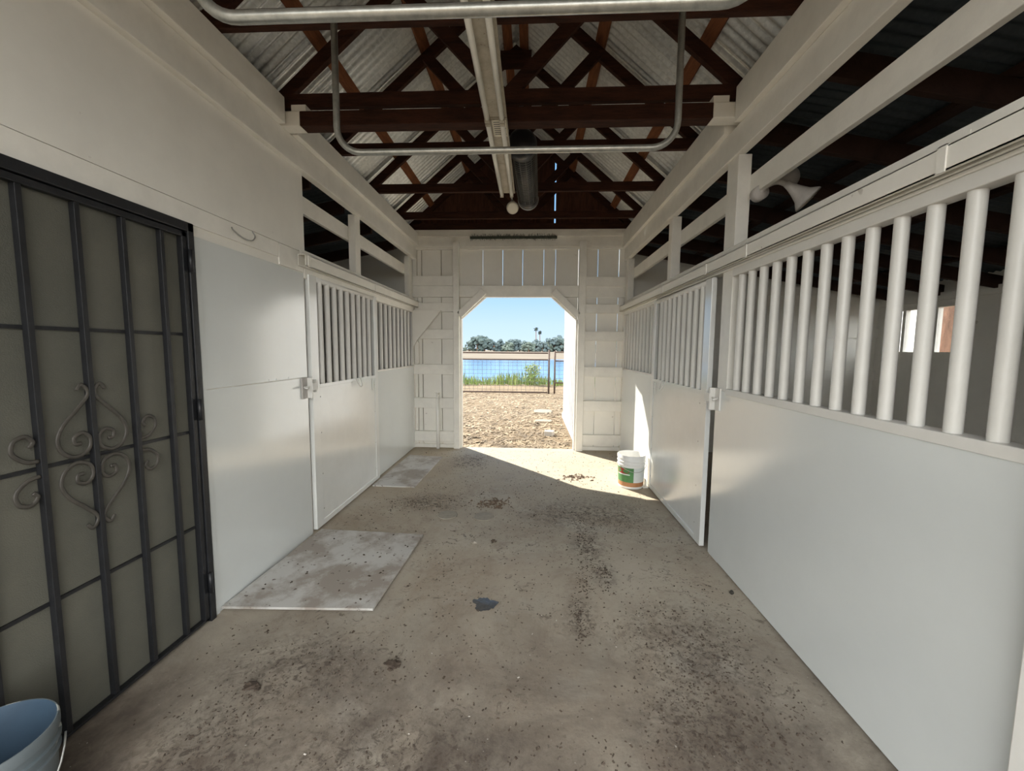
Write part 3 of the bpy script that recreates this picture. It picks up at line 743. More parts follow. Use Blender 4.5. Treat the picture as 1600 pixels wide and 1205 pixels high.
# rafters of the stall roofs
def lean_rafter(side, Y, label):
    x0 = XR+.10 if side > 0 else XL-.10; x1 = 4.90 if side > 0 else -5.40
    z0 = lean_z(.05)-.10; z1 = lean_z(abs(x1-x0)+.05)-.10
    bm = BM(); prism(bm, [(x0, z0-.09), (x1, z1-.09), (x1, z1+.04), (x0, z0+.04)], 'y', Y-.02, Y+.02)
    return tag(mesh_obj('stall_rafter', bm, LEAN, loc=(x0, Y, z0), bevel=.003), label, 'rafter', 'dark rafters under the right stall roof' if side > 0 else 'dark rafters under the left stall roof')
for Y in (.35, .95, 1.55, 2.15, 2.75, 3.35, 3.95, 4.55, 5.15, 5.75):
    lean_rafter(1, Y, 'dark rafter under the sloping roof of the right stall')
for Y in (3.4, 4.0, 4.7, 5.45):
    lean_rafter(-1, Y, 'dark rafter under the sloping roof of the left stall')
for i, d in enumerate((.9, 1.9, 2.9)):
    bm = BM(); z = lean_z(d)-.052; box(bm, XR+.05+d-.045, XR+.05+d+.045, YB+.05, 6.02, z, z+.032)
    tag(mesh_obj('stall_purlin', bm, LEAN, loc=(XR+d, 2.6, z)), ['dark batten across right stall rafters, nearest the aisle', 'dark batten across right stall rafters, middle one', 'dark batten across right stall rafters, nearest the window'][i], 'batten')

# ------------------------------------------------------------------ hanging pipes
def u_pipe(Y, label, xl, xr, zb, r):
    ztop = ZC+.045; R = .13
    P = [(xl, Y, ztop), (xl, Y, zb+R)]
    for k in range(1, 9):
        a = PI/2*k/8; P.append((xl+R-R*math.cos(a), Y, zb+R-R*math.sin(a)))
    for k in range(0, 9):
        a = PI/2*k/8; P.append((xr-R+R*math.sin(a), Y, zb+R-R*math.cos(a)))
    P.append((xr, Y, ztop))
    t = thing('hanging_pipe', label, 'pipe', (XC, Y, zb))
    bm = BM(); tube(bm, P, r, 14); mesh_obj('bent_pipe', bm, CONDUIT, t, smooth=True)
    for x in (xl, xr):
        bm = BM(); box(bm, x-.03, x+.03, Y-r-.003, Y+r+.003, ZC+.02, ZC+.05); mesh_obj('strap', bm, CONDUIT, t)
u_pipe(T[1]-.045, 'U-shaped galvanised pipe hanging in front of the heavy tie beam', -1.035, .72, 2.525, .0165)
u_pipe(T[0]-.045, 'U-shaped galvanised pipe nearest the camera, along the top of view', -1.04, .66, 2.505, .0185)

# ------------------------------------------------------------------ strip lights, cage, bulb
def strip_light(label, y0, y1, sticker):
    t = thing('strip_light', label, 'strip light', (-.245, (y0+y1)/2, 2.99))
    x0, x1 = -.315, -.175
    bm = BM(); prism(bm, [(x0+.02, 2.998), (x1-.02, 2.998), (x1, 2.965), (x1, 2.95), (x1-.035, 2.955), (x0+.035, 2.955), (x0, 2.95), (x0, 2.965)], 'y', y0, y1)
    mesh_obj('housing', bm, CREAM, t)
    for x in (x0+.018, x1-.030):
        bm = BM(); tube(bm, [(x, y0+.03, 2.932), (x, y1-.03, 2.932)], .016, 14); mesh_obj('fluorescent_tube', bm, TUBE, t, smooth=True)
    for y in (y0, y1-.03):
        for x in (x0+.018, x1-.030):
            bm = BM(); box(bm, x-.016, x+.016, y, y+.03, 2.915, 2.957); mesh_obj('lamp_holder', bm, CREAM, t, bevel=.003)
    if sticker:
        bm = BM(); box(bm, x0+.04, x1-.002, sticker, sticker+.20, 2.951, 2.954); s = mesh_obj('sticker', bm, PAPER, t)
        bm = BM()
        for k in range(7): box(bm, x0+.05, x1-.012-.018*(k % 3), sticker+.02+.024*k, sticker+.026+.024*k, 2.9495, 2.951)
        mesh_obj('printed_lines', bm, INK, s)
strip_light('old cream twin tube strip light, nearer the camera', 1.44, 2.66, 0)
strip_light('old cream twin tube strip light with sticker beside the wire cage', 2.67, 3.90, 2.69)

def cage():
    A = Vector((-.095, 3.14, 3.055)); B = Vector((-.055, 4.20, 2.995))
    t = thing('wire_cage_heater', 'black cylindrical heater in wire cage hanging beside the strip light', 'heater', tuple((A+B)/2))
    d = (B-A).normalized(); u = Vector((1, 0, 0)); u = (u-d*u.dot(d)).normalized(); w = d.cross(u)
    def ring(c, r, n=28): return [c+u*r*math.cos(2*PI*k/n)+w*r*math.sin(2*PI*k/n) for k in range(n)]
    Ln = (B-A).length
    def rad(s): return .108-.014*s
    bm = BM()
    N = 24
    for i in range(N+1):
        s = .11+.77*i/N; tube(bm, ring(A+d*Ln*s, rad(s)+.004, 28), .0020, 5, closed=True)
    for k in range(14):
        a = 2*PI*k/14
        tube(bm, [A+d*Ln*s+(u*math.cos(a)+w*math.sin(a))*rad(s) for s in (.1, .9)], .0026, 5)
    mesh_obj('wire_guard', bm, BLACKW, t, smooth=True)
    bm = BM(); tube(bm, [A+d*Ln*s for s in (.08, .90)], .078, 24); mesh_obj('core', bm, BLACK, t, smooth=True)
    bm = BM(); tube(bm, [A+d*Ln*s for s in (0, .02, .05, .10, .1005)], .1, 28, rs=[.075, .10, .112, .112, .07]); c1 = mesh_obj('end_cap', bm, BLACK, t, smooth=True)
    bm = BM(); tube(bm, [A+d*Ln*s for s in (.87, .985, 1.0)], .1, 28, rs=[.098, .098, .088]); mesh_obj('end_cap', bm, BLACK, t, smooth=True)
    bm = BM(); tube(bm, ring(B-d*.01, .099), .006, 6, closed=True); mesh_obj('end_ring', bm, STEEL, t, smooth=True)
    for s in (.435,):
        c = A+d*Ln*s; bm = BM(); bar(bm, (c.x, 3.60, c.z+.10), (c.x, 3.60, ZC+.02), .03, .006, up=(1, 0, 0)); mesh_obj('hanger', bm, BLACK, t)
    bm = BM(); bar(bm, (A.x, 3.2, A.z+.09), (A.x, 3.2, ZC+.0), .03, .006, up=(1, 0, 0)); bar(bm, (A.x, 2.85, ZC+.003), (A.x, 3.62, ZC-.003), .03, .006); mesh_obj('hanger', bm, BLACK, t)
cage()
t = thing('flood_bulb', 'pale reflector flood bulb on bracket at end of strip light', 'bulb', (-.185, 4.0, 2.9))
bm = BM(); c0 = Vector((-.21, 4.16, 2.945)); d = Vector((.03, -.62, -.42)).normalized()
tube(bm, [c0+d*s for s in (0, .02, .05, .09, .12, .135)], .05, 24, rs=[.018, .02, .028, .05, .06, .058]); mesh_obj('reflector', bm, BULBN, t, smooth=True)
bm = BM(); tube(bm, [c0+d*s for s in (.134, .142, .148)], .05, 24, rs=[.057, .045, .015]); mesh_obj('lens', bm, BULB, t, smooth=True)
bm = BM(); tube(bm, [c0-d*.06, c0+d*.005], .024, 16); mesh_obj('socket', bm, CREAM, t, smooth=True)
bm = BM(); tube(bm, spline([tuple(c0-d*.05), (-.22, 4.22, 3.02), (-.235, 4.05, 3.03), (-.24, 3.88, 2.985)], 6), .009, 8); mesh_obj('bracket_arm', bm, STEEL, t, smooth=True)

# twin flood lamp on the right post
t = thing('flood_lamp', 'dull white bell-shaped flood lamp beside the right ledge post', 'lamp', (1.50, 2.72, 2.5))
bm = BM(); tube(bm, [(1.43, 2.76, 2.50), (1.43, 2.70, 2.50)], .045, 20, rs=None); mesh_obj('wall_box', bm, GREYL, t, smooth=True)
bm = BM(); tube(bm, spline([(1.43, 2.72, 2.50), (1.45, 2.68, 2.53), (1.50, 2.66, 2.545), (1.545, 2.65, 2.525)], 6), .017, 12); mesh_obj('arm', bm, GREYL, t, smooth=True)
bm = BM(); c0 = Vector((1.545, 2.65, 2.528)); d = Vector((.60, -.25, -.62)).normalized()
tube(bm, [c0+d*s for s in (0, .03, .07, .12, .155, .165)], .05, 28, rs=[.02, .024, .034, .052, .08, .083]); mesh_obj('bell_shade', bm, GREYL, t, smooth=True)
bm = BM(); tube(bm, [c0+d*.1662, c0+d*.170], .06, 28, rs=[.078, .05]); mesh_obj('lens', bm, BULBN, t, smooth=True)
bm = BM(); c1 = Vector((1.50, 2.70, 2.56)); d = Vector((.75, .25, .25)).normalized()
tube(bm, [c1+d*s for s in (0, .04, .10, .14)], .03, 20, rs=[.02, .025, .045, .06]); mesh_obj('second_shade', bm, GREYL, t, smooth=True)

# ------------------------------------------------------------------ buckets
def bucket(name, label, c, r, h, mo, mi_, near):
    t = thing(name, label, 'bucket', c)
    x, y, z = c; rb = r*.87
    def rr(s): return rb+(r*.965-rb)*s
    bm = BM()
    prof = [(rb-.006, 0), (rb, .006), (rr(.70), h*.70), (rr(.70)+.007, h*.705), (rr(.73)+.007, h*.725), (rr(.75), h*.735), (rr(.80), h*.80), (rr(.8)+.008, h*.805), (rr(.83)+.008, h*.825), (rr(.85), h*.835),
            (rr(.90), h*.90), (r, h*.905), (r, h*.985), (r-.003, h), (r-.006, h)]
    lathe(bm, prof+[(r-.008, h*.97), (rb-.006, .012), (0.0001, .012)], c, n=48, mifun=lambda i, k: 1 if i >= len(prof)-1 else 0)
    mesh_obj('bucket_body', bm, [mo, mi_], t, smooth=True).modifiers.new('e', 'EDGE_SPLIT').split_angle = .7
    return t, rr
t, rr = bucket('bucket', 'blue grey bucket with chipped rim standing by the security door', (-1.57, .99, 0), .15, .36, BUCKO, BUCKB, True)
bm = BM()
P = [Vector((-1.57+.158*math.cos(-1.9+2.7*k/16), .99+.158*math.sin(-1.9+2.7*k/16), .285-.15*math.sin(PI*k/16))) for k in range(17)]
tube(bm, P, .0028, 8); mesh_obj('wire_handle', bm, STEEL, t, smooth=True)
BX, BY = 1.115, 4.43
t, rr = bucket('bucket', 'white plastic bucket with green and orange label in the sunlight', (BX, BY, 0), .152, .365, BUCKW, BUCKW, False)
def label_patch(name, a0, a1, z0, z1, m, off=.0015, parent=None, ell=False):
    bm = BM(); n = 18
    def P(a, z):
        R_ = rr(z/.365)+off; return Vector((BX+R_*math.cos(a), BY+R_*math.sin(a), z))
    if ell:
        c = bm.verts.new(P((a0+a1)/2, (z0+z1)/2)); ring = []
        for k in range(24):
            th = 2*PI*k/24; ring.append(bm.verts.new(P((a0+a1)/2+(a1-a0)/2*math.cos(th), (z0+z1)/2+(z1-z0)/2*math.sin(th))))
        for k in range(24): bm.faces.new((c, ring[k], ring[(k+1) % 24]))
    else:
        V = [[bm.verts.new(P(a0+(a1-a0)*k/n, z)) for k in range(n+1)] for z in (z0, z1)]
        for k in range(n): bm.faces.new((V[0][k], V[0][k+1], V[1][k+1], V[1][k]))
    return mesh_obj(name, bm, m, parent or t, smooth=True)
D = math.radians
lb = label_patch('green_label', D(165), D(268), .075, .235, GREEN)
label_patch('white_label', D(268), D(345), .075, .235, LABELW)
label_patch('orange_band', D(165), D(345), .028, .075, ORANGE)
label_patch('red_badge', D(182), D(248), .165, .225, REDL, .003, ell=True)
label_patch('pale_stripe', D(190), D(252), .155, .166, LABELW, .0034)
bm = BM(); P = [Vector((BX+.165*math.cos(D(-160)+D(150)*k/18), BY+.165*math.sin(D(-160)+D(150)*k/18), .275-.085*math.sin(PI*k/18))) for k in range(19)]
P = [Vector((BX+(.160)*math.cos(D(190+150*k/18)), BY+(.160)*math.sin(D(190+150*k/18)), .27-.10*math.sin(PI*k/18)*(.4+.6*k/18))) for k in range(19)]
tube(bm, P, .0025, 8); mesh_obj('wire_handle', bm, STEEL, t, smooth=True)

# ------------------------------------------------------------------ boards, discs, puddle, litter on the floor
def floor_board(label, pts, tz):
    bm = BM(); prism(bm, pts, 'z', tz, tz+.014)
    c = (sum(p[0] for p in pts)/4, sum(p[1] for p in pts)/4, tz)
    return bm, c
bm, c = floor_board('', [(-1.752, 2.095), (-.885, 2.13), (-.85, 3.06), (-1.70, 3.10)], .012)
t = thing('ramp_board', 'large scuffed white board on floor below the glossy wall sheets', 'board', c); mesh_obj('board', bm, PLATE, t, bevel=.001)
for x, y, l in ((-1.55, 2.16, .06), (-.98, 2.2, .1), (-.95, 2.95, .1), (-1.5, 2.95, .1)):
    bm = BM(); box(bm, x-l/2, x+l/2, y-.03, y+.03, 0, .012); mesh_obj('shim', bm, PLATE, t)
bm, c = floor_board('', [(-1.72, 4.20), (-1.25, 4.19), (-1.22, 5.42), (-1.70, 5.48)], .001)
tag(mesh_obj('ramp_board', bm, PLATE, loc=c, bevel=.001), 'narrow pale board on floor below the left barred stall front', 'board')
for x, y, lb in ((-.745, 3.50, 'round dusty disc flush on concrete, left of the pair'), (-.41, 3.49, 'round dusty disc flush on concrete, right of the pair')):
    bm = BM(); lathe(bm, [(.0001, .006), (.07, .006), (.08, .004), (.086, .007), (.09, .0)], (x, y, 0), n=36); tag(mesh_obj('floor_disc', bm, DISC, loc=(x, y, 0), smooth=True), lb, 'cover')
rnd = random.Random(11)
bm = BM(); c = bm.verts.new((-.262, 2.245, .0025)); ring = []
for k in range(40):
    a = 2*PI*k/40; r_ = 1+.12*math.sin(3*a+1)+.10*math.sin(5*a)+rnd.uniform(-.13, .13)
    ring.append(bm.verts.new((-.262+.068*r_*math.cos(a), 2.245+.062*r_*math.sin(a), .0015)))
for k in range(40): bm.faces.new((c, ring[k], ring[(k+1) % 40]))
tag(mesh_obj('puddle', bm, PUDDLE, loc=(-.262, 2.245, 0)), 'small dark wet puddle in the middle of the concrete floor', 'puddle')

def chips(bm, pts, smin, smax, rnd, thick=.35):
    for x, y in pts:
        s = rnd.uniform(smin, smax); a = rnd.uniform(0, PI); asp = rnd.uniform(.25, .8); h = s*thick*rnd.uniform(.4, 1)
        ca, sa = math.cos(a), math.sin(a)
        base = []
        for dx, dy in ((-1, -.7), (.8, -1), (1, .6), (-.7, 1)):
            px = dx*s*.5*rnd.uniform(.7, 1.2); py = dy*s*.5*asp*rnd.uniform(.7, 1.2)
            base.append((x+px*ca-py*sa, y+px*sa+py*ca))
        lo = [bm.verts.new((p[0], p[1], .0005)) for p in base]
        top = bm.verts.new((x, y, h+.001)); top2 = bm.verts.new((x+ca*s*.25, y+sa*s*.25, h*.8+.001))
        bm.faces.new((lo[0], lo[1], top2, top)); bm.faces.new((lo[1], lo[2], top2)); bm.faces.new((lo[2], lo[3], top, top2)); bm.faces.new((lo[3], lo[0], top))
clusters = [(.42,3.05,.05,.28,110),(.5,2.62,.03,.12,60),(.36,2.5,.04,.1,40),(.28,2.15,.025,.14,60),(.75,2.05,.22,.22,120),(.95,1.75,.16,.25,150),(.62,1.65,.12,.10,60),(.80,1.45,.14,.16,90),(.55,1.35,.12,.12,50),
            (-1.05,3.75,.22,.10,140),(-.75,5.3,.15,.25,120),(-1.1,4.1,.2,.2,70),(.3,3.6,.35,.3,90),(.7,3.4,.25,.2,80),(-.9,1.75,.25,.15,70),(-1.2,1.45,.12,.12,50),(-.5,1.45,.3,.2,50),(.1,4.3,.5,.4,70),(-.5,1.15,.4,.15,40),(.3,1.2,.3,.15,50),(-1.0,2.6,.25,.3,25)]
pts = []
rnd = random.Random(5)
for cx, cy, sx, sy, n in clusters:
    for _ in range(int(n*2.6)): pts.append((rnd.gauss(cx, sx*.9), rnd.gauss(cy, sy*.9)))
for _ in range(3600): pts.append((rnd.uniform(-1.6, 1.25), rnd.uniform(1.1, 5.9)))
def okp(p):
    x, y = p
    return -1.66 < x < 1.22 and not (x < -.80 and 2.05 < y < 3.14) and not (x < -1.18 and 4.1 < y < 5.5) and not ((x-BX)**2+(y-BY)**2 < .05) and not (x < -1.35 and y < 1.4)
pts = [p for p in pts if okp(p)]
bm = BM(); chips(bm, pts, .003, .014, rnd); chips(bm, pts[::26], .010, .020, rnd, .5)
tag(mesh_obj('floor_crumbs', bm, CRUMB), 'dark crumbs of dried dung and soil scattered over the floor', 'litter', kind='stuff')
bm = BM(); chips(bm, [(rnd.gauss(-.36, .085), rnd.gauss(3.80, .07)) for _ in range(170)], .012, .035, rnd, .5)
tag(mesh_obj('leaf_litter', bm, LEAFY, loc=(-.36, 3.8, 0)), 'small heap of dry brown leaves beyond the two floor discs', 'litter', kind='stuff')
bm = BM(); chips(bm, [(rnd.gauss(.55, .09), rnd.gauss(4.66, .07)) for _ in range(60)], .014, .06, rnd, .35)
tag(mesh_obj('straw_litter', bm, LEAFY, loc=(.55, 4.66, 0)), 'dry straw bits on the sunlit concrete left of the white bucket', 'litter', kind='stuff')
bm = BM(); chips(bm, [(rnd.uniform(-1.0, .9), rnd.uniform(1.3, 4.5)) for _ in range(45)], .006, .014, rnd, .4)
tag(mesh_obj('white_flecks', bm, STONEW), 'tiny white paint flecks scattered over the floor', 'litter', kind='stuff')
bm = BM(); chips(bm, [(rnd.uniform(-1.66, -.9), rnd.uniform(2.15, 3.05)) for _ in range(45)], .008, .022, rnd, .4)
for v in bm.verts: v.co.z += .026
tag(mesh_obj('board_crumbs', bm, CRUMB), 'dark crumbs lying on the large scuffed white board', 'litter', kind='stuff')
def clod(c, r, label, m=CRUMB, sc=(1, 1, .6)):
    rn = random.Random(int(c[0]*100)); bm = BM(); blob(bm, (c[0], c[1], r*sc[2]*.7), r*.8, 2, .16 if sc[2] > .8 else .42, sc, rn)
    if sc[2] < .8:
        for _ in range(7):
            a = rn.uniform(0, 2*PI); q = r*rn.uniform(.5, 1.25); blob(bm, (c[0]+q*sc[0]*math.cos(a), c[1]+q*sc[1]*math.sin(a), r*.12), r*rn.uniform(.12, .36), 1, .3, (1.3, 1, .6), rn)
    tag(mesh_obj('clod', bm, m, loc=(c[0], c[1], 0)), label, 'clod')
clod((1.255, 2.44), .017, 'small round black clod at the foot of the glossy right front', DUNG, (1, 1, .9))
clod((-.64, 1.76), .034, 'brown lump of dung on floor in front of the large scuffed board', CRUMB, (1.2, .9, .4))
clod((-1.22, 1.60), .03, 'brown lump of dung near the foot of the security door', CRUMB, (1.3, .9, .4))
clod((-.28, 3.02), .022, 'small dark clod beyond the puddle', CRUMB, (1.2, .8, .6))
clod((-.43, 2.98), .022, 'small greyish clod left of the dark one beyond puddle', DISC, (1.2, .9, .7))

# ------------------------------------------------------------------ outside
w = thing('shed_wall', 'white board and batten wall outside, right of the doorway', 'wall', (.78, 7.7, 0))
bm = BM(); box(bm, .735, .87, 6.10, 9.25, -.03, 3.1); mesh_obj('siding', bm, SHED, w)
for y in [6.2+.28*i for i in range(11)]:
    bm = BM(); box(bm, .715, .735, y-.022, y+.022, -.01, 3.1); mesh_obj('batten', bm, SHED, w)
bm = BM(); box(bm, .71, .735, 6.1, 9.25, -.035, .06); mesh_obj('base_board', bm, SHED, w)

def fence(name, label, cat, x0, x1, Y, rails, posts, mesh_z):
    t = thing(name, label, cat, ((x0+x1)/2, Y, -.03))
    for z, r in rails:
        bm = BM(); tube(bm, [(x0, Y, z), (x1, Y, z)], r, 10); mesh_obj('rail', bm, RUST, t, smooth=True)
    for x, h in posts:
        bm = BM(); tube(bm, [(x, Y, -.1), (x, Y, h)], .03, 10); mesh_obj('fence_post', bm, RUST, t, smooth=True)
    bm = BM(); z0, z1 = mesh_z
    n = int((x1-x0)/.15)
    for i in range(n+1):
        x = x0+(x1-x0)*i/n; tube(bm, [(x, Y-.03, z0), (x, Y-.03, z1)], .0035 if i % 2 else .005, 4, cap=False)
    for z in (.12, .25, .38, .52, .66, .80, .95, 1.06): tube(bm, [(x0, Y-.03, z), (x1, Y-.03, z)], .0045, 4, cap=False)
    mesh_obj('wire_mesh', bm, WIRE, t)
fence('pipe_fence', 'rusty pipe fence with wire mesh, left of the gate post', 'fence', -7.5, .56, 14.0, ((1.385,.024),(1.155,.024),(.02,.026)), ((.60,1.50),(-3.4,1.40),(-7.5,1.42)), (.02, 1.155))
fence('pipe_gate', 'rusty pipe gate section at right, beside the white outside wall', 'gate', .80, 4.6, 14.0, ((1.42,.022),(1.12,.022),(.36,.022)), ((.80,1.46),(4.6,1.46)), (.36, 1.12))

# weeds along the water
def weeds(bm, n, x0, x1, y0, y1, hmin, hmax, rnd, w=.03):
    for _ in range(n):
        x = rnd.uniform(x0, x1); y = rnd.uniform(y0, y1); z = gz(x, y); h = rnd.uniform(hmin, hmax)*(.6+.7*abs(math.sin(x*.9+2)))
        a = rnd.uniform(0, 2*PI); lean = rnd.uniform(.05, .5)*h; ww = rnd.uniform(.5, 1.3)*w
        dx, dy = math.cos(a), math.sin(a)
        p0 = Vector((x, y, z)); p1 = p0+Vector((dx*lean*.4, dy*lean*.4, h*.6)); p2 = p0+Vector((dx*lean, dy*lean, h))
        s = Vector((-dy, dx, 0))*ww
        v = [bm.verts.new(p) for p in (p0-s*.5, p0+s*.5, p1+s*.6, p1-s*.6, p2)]
        bm.faces.new((v[0], v[1], v[2], v[3])); bm.faces.new((v[3], v[2], v[4]))
bm = BM(); rnd = random.Random(21); weeds(bm, 5200, -14, 10, 17.0, 19.3, .15, .55, rnd)
tag(mesh_obj('weeds', bm, WEED), 'strip of green weeds along the near edge of the water', 'weeds', kind='stuff')
t = thing('weed_plant', 'tall leafy green weed rising above the strip by the water', 'plant', (.05, 17.6, -.03))
bm = BM()
for k in range(7):
    a = 2*PI*k/7; tube(bm, spline([(.05, 17.6, -.03), (.05+.1*math.cos(a), 17.6+.1*math.sin(a), .35), (.05+.38*math.cos(a), 17.6+.3*math.sin(a), .62+.28*rnd.random())], 4), .012, 5)
mesh_obj('stems', bm, WEED, t)
bm = BM()
for k in range(420):
    a = rnd.uniform(0, 2*PI); r_ = rnd.uniform(.02, .42); z = .1+rnd.uniform(0, .85)*(1-.5*r_)
    p = Vector((.05+r_*math.cos(a), 17.6+r_*math.sin(a)*.7, z)); s = rnd.uniform(.03, .07)
    u = Vector((rnd.uniform(-1, 1), rnd.uniform(-1, 1), rnd.uniform(-.6, .6))).normalized(); q = u.orthogonal().normalized()
    bm.faces.new([bm.verts.new(p+e) for e in (-u*s, q*s*.5, u*s, -q*s*.5)])
mesh_obj('leaves', bm, WEED, t)

# straw and chips over the yard
bm = BM(); rnd = random.Random(31)
for _ in range(12000):
    y = 6.15+8.5*(rnd.random()**1.3); x = rnd.uniform(-.34*y-.6, .13*y+.4)
    if .66 < x < .95 and y < 9.4: continue
    s = rnd.uniform(.012, .05); a = rnd.uniform(0, PI); z = gz(x, y)+.004
    d = Vector((math.cos(a), math.sin(a), rnd.uniform(-.15, .35)))*s; e = Vector((-math.sin(a), math.cos(a), rnd.uniform(-.3, .3)))*s*rnd.uniform(.12, .5)
    p = Vector((x, y, z+.25*s))
    bm.faces.new([bm.verts.new(p+q) for q in (-d-e, d-e, d+e, -d+e)])
tag(mesh_obj('straw', bm, STRAW), 'straw and wood chips covering the dirt yard outside the doorway', 'straw', kind='stuff')
def slab(c, pts, h, label, m, nm='stone'):
    bm = BM(); prism(bm, [(c[0]+p[0], c[1]+p[1]) for p in pts], 'z', -.05, h)
    tag(mesh_obj(nm, bm, m, loc=(c[0], c[1], -.03), bevel=.01), label, 'stone')
slab((.28, 9.9), [(-.2,-.25),(.1,-.32),(.24,-.1),(.2,.22),(-.1,.28),(-.22,.1)], .0, 'larger flat pale stone in the dirt yard, farther one', STONE, 'flat_stone')
slab((.27, 8.6), [(-.18,-.12),(.14,-.16),(.2,.06),(.02,.16),(-.18,.1)], -.01, 'flat buff stone between the farther flat stone and the white one', STONE, 'flat_stone')
slab((.33, 7.2), [(-.09,-.05),(.05,-.08),(.1,.03),(.02,.10),(-.08,.07)], .045, 'small white stone in the dirt near the doorway', STONEW)

# trees on the far shore
def make_tree(name, label, loc, h, wd, m, seed, group=None):
    rnd = random.Random(seed)
    t = thing(name, label, 'tree', loc, group)
    x, y, z = loc
    bm = BM(); tube(bm, [(x, y, z-.3), (x, y, z+h*.5)], wd*.05, 7); mesh_obj('trunk', bm, BARK, t)
    bm = BM()
    for k in range(34):
        a = rnd.uniform(0, 2*PI); r_ = wd*.5*math.sqrt(rnd.random())*.8; zz = z+h*(.08+.78*rnd.random()*(1-.5*(r_/(wd*.5))**2))
        blob(bm, (x+r_*math.cos(a), y+r_*math.sin(a), zz), h*rnd.uniform(.08, .15), 2, .3, (1.15, 1.15, .95), rnd)
    mesh_obj('crown', bm, m, t)
    return t
protos = {}
rt = random.Random(77)
def place_tree(px, Y, h, wd, mi_, label, group=None):
    x = (px-831.0)/629.0*Y*1.0
    make_tree('shore_tree', label, (x, Y, .3), h, wd, FOL[mi_], int(px*7), group)
place_tree(746, 240, 11.5, 13, 0, 'big round dark tree at left of the doorway view, far shore')
place_tree(757, 243, 10.5, 10, 0, 'dark rounded tree just right of the biggest far shore tree')
place_tree(866, 250, 11.5, 12, 2, 'tall bluish tree right of the palms on the far shore')
place_tree(877, 246, 9.5, 9, 0, 'dark tree at far right of the shore seen by the white wall')
place_tree(838, 250, 9.0, 9, 2, 'bushy tree right below the two palms on far shore')
place_tree(826, 235, 6.5, 10, 1, 'low yellowish green bush tree on far shore left of palms')
G = 'hazy trees along the far shore'
for px, h, wd, k in ((722,4.2,7,1),(733,5,8,1),(772,7,9,2),(783,8.2,8,2),(793,6.5,9,1),(801,8.8,9,2),(812,8.2,9,2),(819,7.6,8,0),(848,7.6,8,2),(855,6.4,8,1),(888,9,10,2),(900,8,11,1),(915,9,12,0),(932,7,11,2),(955,8.5,14,1),(980,8,14,2),(700,6,12,1),(680,8,14,2),(655,7,13,0),(630,8,14,1)):
    place_tree(px, 238+14*rt.random(), h, wd, k, 'hazy grey green tree in the row along the far shore', G)
def palm(px, Y, h, label):
    x = (px-831.0)/629.0*Y; t = thing('palm_tree', label, 'tree', (x, Y, .3)); rnd = random.Random(int(px))
    bm = BM(); tube(bm, [(x, Y, 0), (x+.3, Y, h*.6), (x+.2, Y, h)], .22, 8); mesh_obj('trunk', bm, BARK, t)
    bm = BM()
    for k in range(34):
        a = rnd.uniform(0, 2*PI); e = rnd.uniform(-.9, 1.2); L_ = rnd.uniform(1.3, 2.1)
        c = Vector((x+.2, Y, h)); dd = Vector((math.cos(a)*math.cos(e), math.sin(a)*math.cos(e), math.sin(e)))
        p1 = c+dd*L_*.6; p2 = c+dd*L_+Vector((0, 0, -.45)); s = Vector((-math.sin(a), math.cos(a), 0))*.34
        bm.faces.new([bm.verts.new(p) for p in (c, p1+s, p2, p1-s)])
    blob(bm, (x+.2, Y, h-.3), .8, 2, .2, (1, 1, 1.1), rnd)
    mesh_obj('fronds', bm, PALMF, t)
palm(836.5, 250, 14.3, 'taller of the two palms above the far shore trees')
palm(842.5, 252, 12.2, 'shorter palm just right of the taller one')

# seen through the stall window
t = thing('yard_tree', 'rough barked tree trunk outside the stall window', 'tree', (7.6, 7.9, 0))
bm = BM(); tube(bm, [(7.55, 7.95, -.1), (7.6, 7.9, 1.2), (7.68, 7.85, 2.4), (7.75, 7.8, 4)], .2, 14, rs=[.30, .26, .23, .2]); mesh_obj('trunk', bm, BARK, t, smooth=True)
bm = BM(); rnd = random.Random(8)
tube(bm, [(7.7, 7.83, 2.9), (7.8, 7.2, 3.0), (7.9, 6.6, 2.75), (8.0, 6.2, 2.45)], .03, 6); mesh_obj('branch', bm, BARK, t)
bm = BM()
for k in range(260):
    p = Vector((rnd.gauss(8.0, .25), rnd.gauss(6.45, .35), rnd.gauss(2.65, .28))); s = rnd.uniform(.03, .07)
    u = Vector((rnd.uniform(-1, 1), rnd.uniform(-1, 1), rnd.uniform(-1, 1))).normalized(); q = u.orthogonal().normalized()
    bm.faces.new([bm.verts.new(p+e) for e in (-u*s, q*s*.5, u*s, -q*s*.5)])
mesh_obj('foliage', bm, LEAFD, t)
t = thing('board_fence', 'reddish board fence outside beyond the stall window', 'fence', (12, 9, 0))
bm = BM()
for i in range(60):
    y = 4+.2*i; box(bm, 12, 12.025, y, y+.185, -.03, 1.72+.03*math.sin(i*2.1))
mesh_obj('boards', bm, REDFENCE, t)
w = thing('outbuilding', 'white ribbed building outside beyond the stall window', 'building', (10.5, 11.8, 0))
bm = BM()
for i in range(26): box(bm, 9.4+.0, 9.45+.03*(i % 2), 9.75+.16*i, 9.75+.16*(i+1), -.03, 3.2)
mesh_obj('wall_panels', bm, SHED, w)

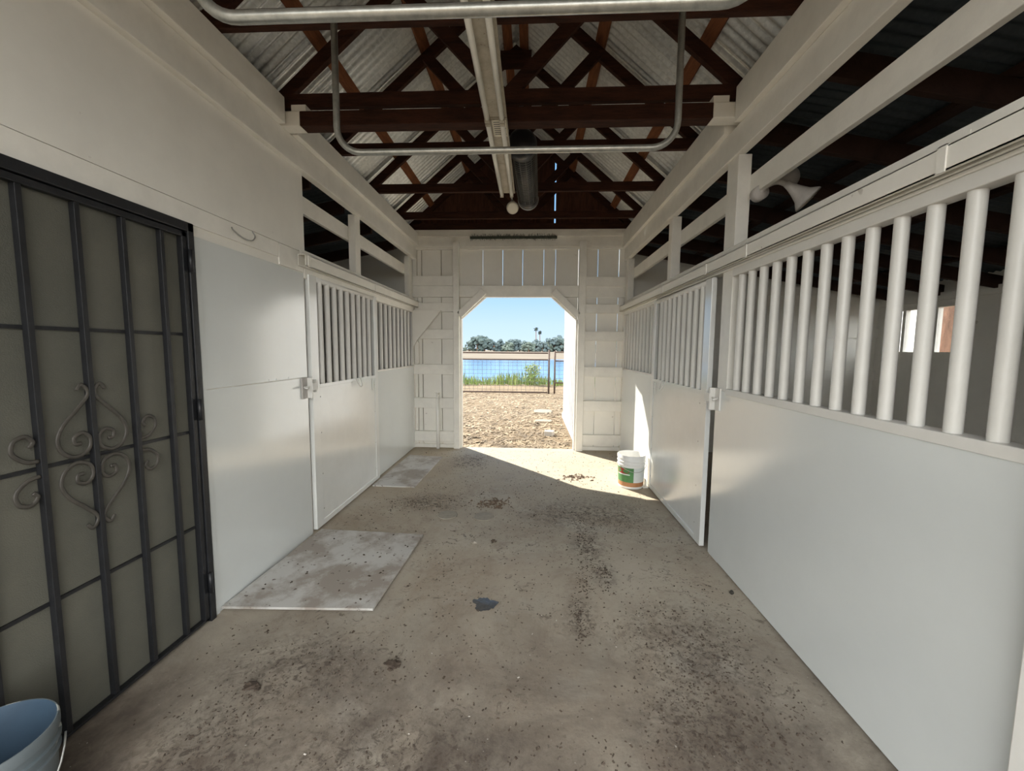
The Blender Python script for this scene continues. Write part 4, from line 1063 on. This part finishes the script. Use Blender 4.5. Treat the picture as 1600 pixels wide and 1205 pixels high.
# ------------------------------------------------------------------ light
sun = bpy.data.lights.new('sun', 'SUN'); sun.energy = 8.6; sun.angle = .009; sun.color = (1, .93, .81)
so = bpy.data.objects.new('sun', sun); COL.objects.link(so)
el = math.radians(39.5); hd = Vector((-.67, .742, 0)).normalized()
sdir = hd*math.cos(el)+Vector((0, 0, math.sin(el)))
so.rotation_euler = sdir.to_track_quat('Z', 'Y').to_euler(); so.location = sdir*30
W = bpy.data.worlds.new('sky'); S.world = W; W.use_nodes = True
nt = W.node_tree; N = nt.nodes; L = nt.links; N.clear()
out = N.new('ShaderNodeOutputWorld'); bg = N.new('ShaderNodeBackground'); L.new(bg.outputs[0], out.inputs[0])
tc = N.new('ShaderNodeTexCoord'); sx = N.new('ShaderNodeSeparateXYZ'); L.new(tc.outputs['Generated'], sx.inputs[0])
rp = N.new('ShaderNodeValToRGB'); e = rp.color_ramp.elements
e[0].position = 0; e[0].color = (.52,.66,.79,1); e[1].position = 1; e[1].color = (.12,.33,.72,1)
a = e.new(.06); a.color = (.45,.61,.78,1); a = e.new(.16); a.color = (.27,.49,.72,1); a = e.new(.4); a.color = (.18,.40,.68,1)
L.new(sx.outputs['Z'], rp.inputs[0])
# unseen fill: sky made far brighter behind the camera to light the interior
mr = N.new('ShaderNodeMapRange'); mr.inputs['From Min'].default_value = .05; mr.inputs['From Max'].default_value = -.55; mr.inputs['To Min'].default_value = 0; mr.inputs['To Max'].default_value = 1; mr.interpolation_type = 'SMOOTHSTEP'
L.new(sx.outputs['Y'], mr.inputs['Value'])
cn = N.new('ShaderNodeTexNoise'); cn.inputs['Scale'].default_value = 2.2; cn.inputs['Detail'].default_value = 5; L.new(tc.outputs['Generated'], cn.inputs['Vector'])
cr = N.new('ShaderNodeMapRange'); cr.inputs['From Min'].default_value = .3; cr.inputs['From Max'].default_value = .6; cr.inputs['To Min'].default_value = .55; cr.inputs['To Max'].default_value = 1; L.new(cn.outputs['Fac'], cr.inputs['Value'])
ml = N.new('ShaderNodeMath'); ml.operation = 'MULTIPLY'; L.new(mr.outputs[0], ml.inputs[0]); L.new(cr.outputs[0], ml.inputs[1])
mx = N.new('ShaderNodeMix'); mx.data_type = 'RGBA'; L.new(ml.outputs[0], mx.inputs['Factor']); L.new(rp.outputs[0], mx.inputs[6]); mx.inputs[7].default_value = (4.4, 4.4, 4.27, 1)
L.new(mx.outputs[2], bg.inputs['Color']); bg.inputs['Strength'].default_value = 1.0

# ------------------------------------------------------------------ camera
cam = bpy.data.cameras.new('camera'); cam.sensor_width = 36; cam.sensor_fit = 'HORIZONTAL'
cam.lens = 629.5/1600*36; cam.clip_start = .02; cam.clip_end = 2000
co = bpy.data.objects.new('camera', cam); COL.objects.link(co); co.location = (0, 0, 1.5)
yw, pt, rl = (math.radians(a) for a in (2.776, 5.096, .452))
fwd = Vector((-math.sin(yw)*math.cos(pt), math.cos(yw)*math.cos(pt), -math.sin(pt)))
right = Vector((math.cos(yw), math.sin(yw), 0)); up = right.cross(fwd)
r2 = right*math.cos(rl)+up*math.sin(rl); u2 = -right*math.sin(rl)+up*math.cos(rl)
co.rotation_euler = Matrix((r2, u2, -fwd)).transposed().to_euler()
S.camera = co
S.view_settings.view_transform = 'Standard'; S.view_settings.look = 'None'; S.view_settings.gamma = 1
S.view_settings.use_curve_mapping = False; S.view_settings.exposure = 0.57
S.cycles.max_bounces = 12; S.cycles.diffuse_bounces = 8; S.cycles.use_denoising = True
